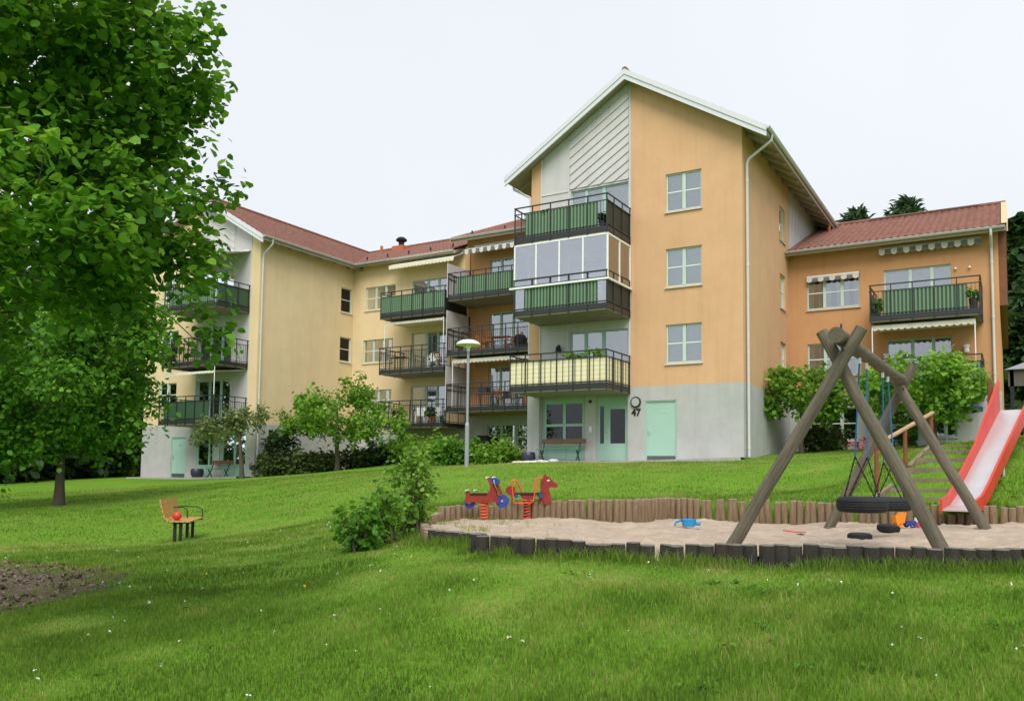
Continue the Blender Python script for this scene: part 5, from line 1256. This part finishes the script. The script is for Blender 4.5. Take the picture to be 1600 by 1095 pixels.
for i in range(22):
    p = onY(800 + i * 3.2 + random.uniform(-2, 2), 728 - i * .15, 27.55); s = random.uniform(.10, .18); mb = MB()
    mb.lathe([(0, 0), (s, .02), (s * 1.1, s * .4), (s * .6, s * .75), (0, s * .8)], 7); o = mb.build('edging_stone', STONE); o.location = (p.x, 27.55 + random.uniform(-.25, .15), t1(p.x, 27.5) - .02); o.rotation_euler = (0, 0, random.uniform(0, 6)); o.scale = (1.3, .9, 1)
    tag(o, 'pale edging stone in the row by the entrance column', 'stone', 'white stones edging the entrance bed')
# garden parasol, shed canopy, black bin, table under mid wing
def parasol(px, py, Y, label, m_, R, zt):
    c = onY(px, py, Y); z0 = t1(c.x, Y); t = thing('garden_parasol', label, 'parasol', (c.x, Y, z0))
    mb = MB(); mb.tube([(0, 0, 0), (0, 0, zt)], .025, 8); mb.build('pole', WHITE_W, t, world=False)
    mb = MB(); n_ = 8; vs = [(0, 0, zt)] + [(R * math.cos(2 * math.pi * i / n_), R * math.sin(2 * math.pi * i / n_), zt - .42) for i in range(n_)] + [(R * math.cos(2 * math.pi * i / n_), R * math.sin(2 * math.pi * i / n_), zt - .58) for i in range(n_)]
    mb.add(vs, [(0, 1 + i, 1 + (i + 1) % n_) for i in range(n_)] + [(1 + i, 1 + n_ + i, 1 + n_ + (i + 1) % n_, 1 + (i + 1) % n_) for i in range(n_)]); mb.build('canopy', m_, t, world=False)
    mb = MB(); mb.lathe([(0, 0), (.25, 0), (.25, .06), (.05, .1), (0, .1)], 14); mb.build('base', GREYPAN, t, world=False)
parasol(1478, 650, 33.2, 'dark blue garden parasol under the trees by the right wing', NAVY, 1.15, 1.75)
def shed():
    c = onY(1592, 570, 30.0); t = thing('garden_canopy', 'grey roofed garden canopy at the far right edge', 'canopy', (1.6, 30.5, t1(1.6, 30.5)))
    z0 = t1(1.6, 30.5); zc = c.z - z0
    mb = MB(); mb.add([(-1.7, -1.6, zc - .25), (1.7, -1.6, zc - .25), (1.7, 1.6, zc - .25), (-1.7, 1.6, zc - .25), (0, 0, zc + .55)], [(0, 1, 4), (1, 2, 4), (2, 3, 4), (3, 0, 4), (3, 2, 1, 0)]); mb.build('roof', mat('grey_roof_felt', (.24, .25, .27), .8, .1), t, world=False)
    for s0 in (-1, 1):
        for s1 in (-1, 1):
            mb = MB(); mb.box(s0 * 1.5 - .05, s1 * 1.45 - .05, -.1, s0 * 1.5 + .05, s1 * 1.45 + .05, zc - .25); mb.build('post', BLACKB, t, world=False)
    mb = MB(); mb.box(-1.6, -1.5, zc - .75, 1.6, -1.46, zc - .26); mb.build('curtain_panel', mat('brown_screen', (.10, .085, .07), .9, .2), t, world=False)
shed()
p = onY(757, 700, 35.6)
bx_thing('waste_bin', 'tall black bin against the concrete wall behind the lamp post', 'bin', (p.x, 35.6, .6), (.6, .5, 1.2), BLACKB)
p = onY(690, 700, 34.5)
table((p.x, 34.0, .45), 0, 'wooden garden table under the lowest yellow balcony', SLAT, SLAT, 'garden tables', 2.4, .9, 1.05)

# ------------------------------------------------------------------ trees and bushes
def tree(name, label, cat, base, blobs, nclump, nleaf, lsize, leafm, tr, seed, spread=.3, shape='leaf', group=None, trunk_top=.55, limb=.35, lean=.5, up=.4, stems=1, barkm=None, shell=.55):
    r_ = np.random.default_rng(seed); B = Vector(base); t = thing(name, label, cat, base, 0, group)
    pts = []; wts = np.array([b[1][0] * b[1][1] * b[1][2] for b in blobs]) ** .67; wts = wts / wts.sum()
    for _ in range(nclump):
        c, rad = blobs[r_.choice(len(blobs), p=wts)]
        d = r_.normal(0, 1, 3); d /= np.linalg.norm(d); q = r_.uniform(shell, 1.0) ** .7 * (1 + .16 * math.sin(5 * d[0] + seed) * math.cos(4 * d[2] + 2 * d[1]))
        pts.append(np.array(c) + d * q * np.array(rad))
    pts = np.array(pts); cen = np.mean([b[0] for b in blobs], 0); zlo = min(b[0][2] - b[1][2] for b in blobs)
    mb = MB(); top = Vector(cen) * trunk_top + Vector((B.x, B.y, cen[2])) * (1 - trunk_top)
    if stems == 1:
        k = 6; tp = [B.lerp(top, i / k) + Vector((r_.normal(0, .02), r_.normal(0, .02), 0)) * min(1, i) * tr * 4 for i in range(k + 1)]
        tp[0] = B - Vector((0, 0, .3)); mb.tube(tp, [tr * (1.35 if i == 0 else 1 - .6 * i / k) for i in range(k + 1)], 9)
        nodes = tp[2:]
    else:
        nodes = []
        for s in range(stems):
            q = pts[r_.integers(len(pts))]; a_ = B + Vector((r_.normal(0, .12), r_.normal(0, .12), -.1)); e = Vector(q); mid = a_.lerp(e, .5) + Vector((0, 0, .15 * (e - a_).length))
            mb.tube([a_, mid, e], [tr, tr * .7, tr * .3], 5); nodes += [mid]
    TR = mb.build('trunk' if stems == 1 else 'stems', barkm or BARK, t, smooth=True)
    lb = MB(); order = np.argsort(np.linalg.norm(pts - cen, axis=1)); nn = [np.array(n_) for n_ in nodes]; nr = [tr * .5] * len(nn)
    for i in order:
        p = pts[i]; D = np.linalg.norm(np.array(nn) - p, axis=1); j = int(np.argmin(D + .5 * np.maximum(0, np.array(nn)[:, 2] - p[2])))
        a_ = Vector(nn[j]); e = Vector(p); r0 = max(.006, nr[j] * .62); r1 = max(.004, r0 * .45)
        mid = a_.lerp(e, .5) + Vector((r_.normal(0, .06), r_.normal(0, .06), r_.normal(.05, .05))) * (e - a_).length
        lb.tube([a_, mid, e], [r0, (r0 + r1) / 2, r1], 5, False)
        nn += [np.array(mid), p]; nr += [(r0 + r1) / 2, r1]
    lb.build('limbs', barkm or BARK, TR, smooth=True)
    # leaves ride on clumps elongated outwards
    sub = []
    for p in pts:
        d = p - cen; d = d / (np.linalg.norm(d) + 1e-6)
        for k in range(3): sub.append(p + d * r_.uniform(-.5, .9) * spread * 1.4 + r_.normal(0, spread * .45, 3))
    V, F_, A = leaves(sub, spread * .75, nleaf, lsize, lean, seed, shape, up)
    cl = np.repeat(r_.normal(0, .10, len(sub)), 1)
    CR = tag(np_obj('crown', V, F_, leafm, t, A), kind='stuff')
    return t, CR, V, A
def P3(v): return (v.x, v.y, v.z)
# big near tree, upper left
nb_ = (-10.2, 2.2, t1(-10.2, 2.2))
c1 = atd(-120, 150, 7.2); c2 = atd(150, 90, 7.0); c3 = atd(60, 330, 6.4); c4 = atd(190, 260, 6.9); c5 = atd(40, 20, 6.5); c6 = atd(225, 420, 7.0); c7 = atd(-60, 430, 6.6); c8 = atd(262, 130, 7.0); c9 = atd(300, 500, 7.0)
blobs = [(P3(c1), (1.9, 1.9, 1.9)), (P3(c2), (.95, 1.0, .9)), (P3(c3), (1.0, 1.0, .85)), (P3(c4), (.75, .9, .85)), (P3(c5), (1.2, 1.2, 1.0)), (P3(c6), (.62, .7, .48)), (P3(c7), (1.0, 1.0, .55)), (P3(c8), (.42, .5, .4)), (P3(c9), (.28, .35, .22))]
NT, NCR, NV, NA = tree('linden_tree', 'big leafy tree with large round leaves overhanging the left of the lawn', 'tree', nb_, blobs, 580, 36000, .064, LEAF_NEAR, .2, 11, spread=.125, shape='round', lean=.9, up=.55, trunk_top=.3, shell=.35)
# the 300 leaves nearest the lens are parts of their own
NA = NA.reshape(-1, 6); Lc = NV.reshape(-1, 6, 3); ctr = Lc.mean(1); FVn, RVn, UVn = np.array(FV), np.array(RV), np.array(UV)
dep = ctr @ FVn; pxx = 800 + FPX * (ctr @ RVn) / dep; pyy = PCY - FPX * (ctr @ UVn) / dep
vis = np.where((pxx > -20) & (pxx < 420) & (pyy > -20) & (pyy < 640) & (dep > .5))[0]; near = vis[np.argsort(dep[vis])][:300]
leafme = []
for q in range(3):
    me = bpy.data.meshes.new('leaf'); me.from_pydata([(0, 0, 0), (.40, .12, .05), (.49, .42, .07), (.36, .76, .03), (0, 1.06, -.13), (-.40, .12, .05), (-.49, .42, .07), (-.36, .76, .03)], [], [(0, 1, 2, 3), (0, 3, 4), (0, 4, 7), (0, 7, 6, 5)])
    me.materials.append(LEAF_NEAR); at = me.attributes.new('lv', 'FLOAT', 'POINT'); at.data.foreach_set('value', [(.35, .6, .85)[q]] * 8); leafme.append(me)
keep = np.ones(len(ctr), bool); keep[near] = False
for k in near:
    v = Lc[k]; y_ = v[3] - v[0]; s = np.linalg.norm(y_); y_ = y_ / s; x_ = v[1] - v[4]; x_ = x_ - y_ * (x_ @ y_); x_ /= np.linalg.norm(x_); z_ = np.cross(x_, y_)
    o = bpy.data.objects.new('leaf', leafme[int(rng.integers(3))]); link(o, NCR)
    M_ = Matrix(((x_[0], y_[0], z_[0], v[0][0]), (x_[1], y_[1], z_[1], v[0][1]), (x_[2], y_[2], z_[2], v[0][2]), (0, 0, 0, 1))) @ Matrix.Scale(s, 4)
    o.matrix_basis = M_
V2 = Lc[keep].reshape(-1, 3); n2 = int(keep.sum()); bq = np.arange(n2)[:, None] * 6; old = NCR.data
F2 = np.concatenate([bq + np.array([0, 1, 2, 3]), bq + np.array([0, 3, 5, 4])])
tmp = np_obj('crown_tmp', V2, F2, LEAF_NEAR, None, NA[keep].reshape(-1)); NCR.data = tmp.data; bpy.data.objects.remove(tmp); NCR.data.name = 'crown'; bpy.data.meshes.remove(old)
# middle-distance tree on the left
g = atd(92, 790, 27); zb = t1(g.x, g.y)
c1 = atd(70, 580, 26.5); c2 = atd(165, 645, 27.5); c3 = atd(-30, 640, 26); c4 = atd(160, 520, 27)
tree('lawn_tree', 'leafy tree with bare lower trunk standing on the left lawn', 'tree', (g.x, g.y, zb), [(P3(c1), (2.6, 2.4, 2.2)), (P3(c2), (1.3, 1.4, 1.5)), (P3(c3), (1.9, 1.9, 1.7)), (P3(c4), (1.9, 1.8, 1.6))], 280, 24000, .16, LEAF_MID, .16, 5, spread=.36, trunk_top=.2)
# small trees in front of the buildings
def small(px_base, Y, label, blobs_px, leafm, seed, n=6500, lsize=.15, tr=.1, spread=.3, nc=120, name='apple_tree', shell=.5):
    g = onY(*px_base, Y); zb = t1(g.x, Y); bl = []
    for (x, y, dy, rx, rz_) in blobs_px:
        c = onY(x, y, Y + dy); s = (c.dot(FV)) / FPX; bl.append((P3(c), (rx * s, rx * s, rz_ * s)))
    return tree(name, label, 'tree', (g.x, Y, zb), bl, nc, n, lsize, leafm, tr, seed, spread, group='small garden trees', shell=shell)
small((378, 745), 27.3, 'small grey-green tree in front of the left gable entrance', [(350, 665, 0, 36, 24), (322, 685, -.3, 18, 14), (385, 655, .2, 28, 16), (412, 645, .3, 12, 10)], LEAF_GY, 21, 2300, .13, .12, .17, 90)
small((527, 741), 29.6, 'bushy green tree in the garden between the two buildings', [(530, 648, 0, 74, 38), (470, 652, .3, 32, 24), (594, 664, -.3, 40, 30), (553, 612, .2, 24, 20), (478, 618, 0, 18, 16)], LEAF_APP, 22, 8000, .15, .13, .2, 200)
small((1252, 704), 32.4, 'rounded tree growing by the tower side wall behind the swing', [(1250, 603, 0, 56, 32), (1196, 632, -.3, 30, 18), (1300, 616, .2, 34, 28), (1270, 645, 0, 34, 10)], LEAF_APP, 23, 4800, .15, .1, .18, 150)
small((1462, 690), 31.0, 'bright green tree under the right-hand balconies', [(1440, 592, 0, 68, 38), (1375, 610, -.3, 44, 34), (1505, 600, .2, 36, 34), (1470, 632, 0, 50, 20)], LEAF_LT, 24, 6000, .15, .1, .19, 170)
# bushes
def bush(px, py, Y, rx, rz_, label, leafm, seed, n=2500, lsize=.14, group='shrubs along the buildings', d=None, spread=.2, stems=7, nc=50, shape='leaf', depth=None, name='shrub'):
    g = atd(px, py, d) if d else onY(px, py, Y); zb = t1(g.x, g.y); s = g.dot(FV) / FPX
    c = (g.x, g.y, zb + rz_ * s)
    return tree(name, label, 'shrub', (g.x, g.y, zb), [(c, (rx * s, (depth or rx * .7) * s if depth is None else depth, rz_ * s))], nc, n, lsize, leafm, .02, seed, spread, shape, group, stems=stems)
bush(642, 832, None, 34, 66, 'tall upright shrub at the left end of the sandpit', LEAF_APP, 31, 1500, .07, 'shrubs by the sandpit', 12.5, .09, 26, 90, depth=.3)
bush(563, 862, None, 32, 36, 'low open leafy shrub at the left of the sandpit shrubs', LEAF_MID, 32, 700, .08, 'shrubs by the sandpit', 11.0, .08, 14, 40)
bush(607, 856, None, 22, 40, 'low leafy shrub squeezed between the open shrub and the tall one', LEAF_APP, 36, 500, .085, 'shrubs by the sandpit', 11.5, .08, 10, 34)
bush(437, 742, 30.2, 34, 33, 'dark spruce-like shrub at the corner of the left building', LEAF_DK, 33, 2600, .13, nc=80)
for i, (x, y, Y, rx, rz_, lm2, lab) in enumerate(((425, 746, 29.3, 24, 12, LEAF_HD, 'brownish hedge shrub under the dark shrub'), (468, 744, 29.9, 26, 12, LEAF_HD, 'brownish hedge shrub left of the bushy tree trunk'), (505, 741, 30.6, 24, 11, LEAF_HD, 'brownish hedge shrub touching the bushy tree trunk'), (560, 737, 31.6, 28, 12, LEAF_HD, 'brownish hedge shrub just right of the bushy tree trunk'),
    (600, 732, 31.9, 24, 15, LEAF_DK, 'dark hedge shrub behind the tall sandpit shrub'), (640, 728, 32.3, 26, 16, LEAF_LT, 'bright hedge shrub below the lowest yellow balcony'), (690, 730, 31.2, 28, 16, LEAF_LT, 'bright low shrub left of the lamp post'), (728, 731, 31.0, 18, 13, LEAF_MID, 'low shrub directly behind the lamp post'),
    (775, 728, 30.4, 34, 13, LEAF_LT, 'grassy low shrub between lamp post and entrance column'), (700, 732, 30.2, 20, 13, LEAF_MID, 'low green shrub in front of the black bin'),
    (1288, 704, 33.8, 24, 15, LEAF_HD, 'low mixed shrub at the foot of the tree behind the swing'), (140, 748, 33, 30, 22, LEAF_MID, 'pale leafy shrub left of the left gable'), (185, 748, 33, 34, 24, LEAF_LT, 'bright leafy shrub touching the left gable corner'))):
    bush(x, y, Y, rx, rz_, lab, lm2, 40 + i, 2000, .16, nc=50, spread=.24)
V, F_, A = leaves([(-6.2 + .25 * i, 34.9 - .02 * i, 1.25) for i in range(8)], .14, 220, .12, seed=77); o = np_obj('flower_bed', V, F_, PINK, None, A); tag(o, 'pink flowers under the right wing ground-floor window', 'flowers')
# dark wood behind on the left
for i, (px, d, rx, h_) in enumerate(((-60, 44, 4.8, 13), (20, 47, 4.6, 12), (75, 50, 4.3, 11), (130, 54, 3.8, 9), (175, 60, 3.4, 7), (-150, 42, 5, 14))):
    g = atd(px, 745, d); zb = t1(g.x, g.y)
    tree('background_tree', ('dark tree filling the far left edge', 'dark tree behind the lawn tree, just left of its trunk', 'dark tree directly behind the lawn tree trunk', 'dark tree between lawn tree trunk and pale shrubs', 'dark tree just left of the yellow building', 'dark tree beyond the far left edge')[i], 'tree', (g.x, g.y, zb), [((g.x, g.y, zb + h_ * .5), (rx, rx, h_ * .5)), ((g.x, g.y, zb + 1.6), (rx * .9, rx * .8, 1.5))], 120, 8500, .42, LEAF_DK, .25, 60 + i, .8, group='dark trees behind the left lawn', shell=.3)
# conifers behind the right wing and on the right edge
def conifer(px, py_top, d, label, R, seed, pine=False, zbase=2.0, m_=None, name='conifer_tree'):
    tp = atd(px, py_top, d); r_ = np.random.default_rng(seed); H = tp.z - zbase
    t = thing(name, label, 'tree', (tp.x, tp.y, zbase), 0, 'trees behind the right wing')
    mb = MB(); mb.tube([(tp.x, tp.y, zbase - .5), (tp.x, tp.y, zbase + H * .97)], [.32, .04], 7); mb.build('trunk', BARK, t)
    pts = []
    lo = .45 if pine else .08
    n_ = 150
    for i in range(n_):
        f = lo + (1 - lo) * (i / n_); a = i * 2.4 + r_.uniform(-.3, .3); rad = R * ((1 - f) / (1 - lo)) ** (.55 if pine else .85) * r_.uniform(.75, 1.1) + .1
        for q in np.linspace(.2, 1, 5): pts.append((tp.x + rad * q * math.cos(a), tp.y + rad * q * math.sin(a), zbase + H * f - (.25 if not pine else -.2) * rad * q))
    V, F_, A = leaves(pts, .22, 5200, .62, lean=.6 if not pine else -.3, seed=seed, shape='leaf' if m_ else 'long', up=.2)
    tag(np_obj('crown', V, F_, m_ or NEEDLE, t, A), kind='stuff')
conifer(1338, 334, 66, 'pine top showing above the right wing roof, left of two', 3.2, 81, True); conifer(1415, 318, 66, 'pine top showing above the right wing roof, right of two', 3.4, 82, True)
for i, (px, y_, d) in enumerate(((1585, 345, 62), (1612, 430, 52), (1570, 470, 70), (1650, 330, 66), (1600, 500, 47))):
    conifer(px, y_, d, ('tall leafy tree at the far right edge behind the gable end', 'dark spruce at the right edge, lower than the tall one', 'dark spruce just past the right gable end', 'conifer beyond the right edge', 'short green tree behind the grey canopy')[i], (3.6, 3.4, 3.4, 4, 2.6)[i], 90 + i, m_=LEAF_DK if i in (0, 4) else None, name='background_tree' if i in (0, 4) else 'conifer_tree')

# ------------------------------------------------------------------ grass, petals, chips
def grass_points(n, d0, d1, x0=-120, x1=1720):
    # uniform over ground area inside the view wedge between two distances
    d = np.sqrt(rng.uniform(d0 ** 2, d1 ** 2, n)); px = rng.uniform(x0, x1, n)
    u = (px - 800) / FPX
    x = d * (FV[0] + u * RV[0]); y = d * (FV[1] + u * RV[1])
    return x, y
NZ = np.random.default_rng(3); _k = NZ.normal(0, 1, (14, 2)) * np.array([[.7], [.9], [1.2], [1.6], [2.2], [.5], [3], [4], [.4], [1.1], [2.6], [5], [.8], [1.9]]); _p = NZ.uniform(0, 6.28, 14)
def pn(x, y): return sum(np.sin(_k[i, 0] * x + _k[i, 1] * y + _p[i]) for i in range(14)) / 5.3
def blades(name, n, d0, d1, h, wd, tall=0.):
    x, y = grass_points(n, d0, d1)
    ds = distpoly(x, y, SAND); ins = inpoly(x, y, SAND)
    ok = ~(ins | (ds < .1)) & ~(((y > 28.0) & (x < -32) & (x > -41.2)) | ((y > 27.7) & (x < -7.8) & (x > -16.4)) | (y > 35))
    mu = mulch(x, y); ok &= ~(mu & (rng.uniform(0, 1, n) < np.where(np.hypot((x + 13.4) / 4.4, (y - 5.0) / 3.1) < .7, .93, .6)))
    # steps: bare earth
    ok &= ~((x > -2.1 + (y - 17.3) * .3) & (x < -.8 + (y - 17.3) * .3) & (y > 17.2) & (y < 20.2) & (rng.uniform(0, 1, n) < .6))
    x, y, ds = x[ok], y[ok], ds[ok]; z = T(x, y); m_ = len(x); nzv = pn(x, y); nz2 = pn(y * 1.7 + 3, x * 1.7)
    hh = h * np.clip(1 + .5 * nzv, .3, 2) * (1 - .55 * np.exp(-(ds - .75) ** 2 / .16) * (y < 11)) * rng.uniform(.6, 1.35, m_)
    edge = np.clip(1 - ds / .35, 0, 1); hh = hh * (1 + 2.6 * edge * rng.uniform(.3, 1.3, m_) * (pn(x * 2, y * 2) > -.25)); hh = np.maximum(hh, .012)
    a = rng.uniform(0, 6.283, m_); lean = rng.uniform(.15, .75, m_) * hh; la = rng.uniform(0, 6.283, m_)
    w2 = wd * rng.uniform(.6, 1.3, m_) / 2
    dx, dy = np.cos(a) * w2, np.sin(a) * w2; lx, ly = np.cos(la) * lean, np.sin(la) * lean
    V = np.stack([np.c_[x - dx, y - dy, z - .01], np.c_[x + dx, y + dy, z - .01], np.c_[x + dx * .7 + lx * .35, y + dy * .7 + ly * .35, z + hh * .6], np.c_[x + lx, y + ly, z + hh], np.c_[x - dx * .7 + lx * .35, y - dy * .7 + ly * .35, z + hh * .6]], 1)
    b_ = np.arange(m_)[:, None] * 5
    # two quads sharing the blade: (0,1,2,4) and degenerate-free tip as quad (4,2,3,3) is avoided by tris below
    F_ = np.concatenate([b_ + np.array([0, 1, 2]), b_ + np.array([0, 2, 4]), b_ + np.array([4, 2, 3])])
    at = np.clip(.40 + .10 * np.clip((np.hypot(x, y) - 12) / 10, 0, 1.3) + .30 * nz2 + rng.normal(0, .18, m_) + .55 * np.clip(-nzv - .5, 0, 1) * (rng.uniform(0, 1, m_) < .7) + .35 * np.clip(pn(x * .55 + 9, y * .9) - .9, 0, 1) + .2 * np.exp(-((x + 11) ** 2 + (y - 22) ** 2) / 40) + .45 * np.exp(-(ds - .75) ** 2 / .16) * (rng.uniform(0, 1, m_) < .6) * (y < 11) * (x < .8) * (.6 + .6 * pn(x * 1.5, y * 2)), 0, 1)
    return tag(np_obj(name, V.reshape(-1, 3), F_, GRASS, None, np.repeat(at, 5)), 'mown lawn grass covering the slope', 'grass', kind='stuff')
blades('grass', 170000, 3.6, 9.5, .050, .0065); blades('grass', 140000, 9.2, 18, .048, .012); blades('grass', 150000, 17.5, 36, .034, .019)
def tufts(name, x, y, z, hmin, hmax, wd, label, cat, lv=(.2, .7)):
    m_ = len(x); hh = rng.uniform(hmin, hmax, m_); a = rng.uniform(0, 6.283, m_); la = rng.uniform(0, 6.283, m_); ln = hh * rng.uniform(.15, .8, m_); dx, dy = np.cos(a) * wd / 2, np.sin(a) * wd / 2; lx, ly = np.cos(la) * ln, np.sin(la) * ln
    V = np.stack([np.c_[x - dx, y - dy, z], np.c_[x + dx, y + dy, z], np.c_[x + dx * .7 + lx * .35, y + dy * .7 + ly * .35, z + hh * .65], np.c_[x + lx, y + ly, z + hh], np.c_[x - dx * .7 + lx * .35, y - dy * .7 + ly * .35, z + hh * .65]], 1); b_ = np.arange(m_)[:, None] * 5
    tag(np_obj(name, V.reshape(-1, 3), np.concatenate([b_ + np.array([0, 1, 2]), b_ + np.array([0, 2, 4]), b_ + np.array([4, 2, 3])]), GRASS, None, np.repeat(rng.uniform(*lv, m_), 5)), label, cat, kind='stuff')
fx, fy = [], []
for i in range(1, 10):
    p, q = SAND[i], SAND[i + 1]; L_ = np.hypot(*(q - p)); k = int(L_ * 420); t_ = rng.uniform(0, 1, k); n_ = np.array([q[1] - p[1], -(q[0] - p[0])]) / L_
    if (n_ @ np.array([0, -1.])) < 0 and i < 9: n_ = -n_
    o_ = .09 + np.abs(rng.normal(0, .10, k)); xx = p[0] + (q[0] - p[0]) * t_ + n_[0] * o_; yy = p[1] + (q[1] - p[1]) * t_ + n_[1] * o_
    kp = (pn(xx * 3, yy * 3) > -.5) & ~inpoly(xx, yy, SAND); fx.append(xx[kp]); fy.append(yy[kp])
fx = np.concatenate(fx); fy = np.concatenate(fy); tufts('tall_grass', fx, fy, T(fx, fy) - .02, .05, .19, .009, 'uncut taller grass along the foot of the sandpit logs', 'grass')
wx_, wy_ = grass_points(1500, 4, 16); kp = ~inpoly(wx_, wy_, SAND) & (pn(wx_ * .8, wy_ * .8 + 4) > .25) & ~mulch(wx_, wy_); wx_, wy_ = wx_[kp], wy_[kp]
wp = np.c_[np.repeat(wx_, 9), np.repeat(wy_, 9), np.repeat(T(wx_, wy_) + .02, 9)]; wp[:, :2] += rng.normal(0, .045, (len(wp), 2))
V, F_, A = leaves(wp, .01, len(wp), .045, seed=9, shape='leaf', up=.9); tag(np_obj('lawn_weeds', V, F_, LEAF_MID, None, A * .8), 'broad-leaved weeds and clover scattered through the lawn', 'weeds', kind='stuff')
# weeds and tufts growing in the sand by the front edge
x = rng.uniform(-9, 1.2, 40000); y = rng.uniform(8, 13.5, 40000); ins = inpoly(x, y, SAND); ds = distpoly(x, y, SAND)
den = np.where(x < -3.6, np.exp(-((ds - .7) / .6) ** 2), .35 * np.exp(-ds / .25)) * (pn(x * 2.2, y * 2.2) > .1); ok = ins & (rng.uniform(0, 1, 40000) < den); x, y = x[ok], y[ok]
m_ = len(x); hh = rng.uniform(.03, .13, m_); a = rng.uniform(0, 6.28, m_); z = sandz(x, y) - .01 + .0 * x
V = np.stack([np.c_[x - .006 * np.cos(a), y - .006 * np.sin(a), z], np.c_[x + .006 * np.cos(a), y + .006 * np.sin(a), z], np.c_[x + rng.normal(0, .03, m_), y + rng.normal(0, .03, m_), z + hh]], 1)
tag(np_obj('sand_weeds', V.reshape(-1, 3), np.arange(m_ * 3).reshape(-1, 3), GRASS, None, np.repeat(rng.uniform(.4, 1, m_), 3)), 'grass tufts sprouting through the sand', 'weeds', kind='stuff')
def specks(name, n, d0, d1, size, m_, label, cat, filt=None, h=.045):
    x, y = grass_points(n, d0, d1); ok = ~inpoly(x, y, SAND) & (distpoly(x, y, SAND) > .15)
    if filt is not None: ok &= filt(x, y)
    else: ok &= ~mulch(x, y)
    x, y = x[ok], y[ok]; pts = np.c_[x, y, T(x, y) + h]
    V, F_, A = leaves(pts, .006, len(pts) * 3, size, seed=5, shape='round')
    tag(np_obj(name, V, F_, m_, None, A), label, cat, kind='stuff')
specks('white_clover', 420, 4, 17, .013, WHITEF, 'scattered small white flowers and petals in the grass', 'flowers')
specks('dandelion_flowers', 7, 7, 14, .022, YELF, 'few yellow dandelion heads in the grass', 'flowers', h=.05)
specks('bark_mulch', 9000, 7, 17, .045, CHIP, 'loose brown bark chips on the bare patch at left', 'mulch', lambda x, y: mulch(x, y), .01)
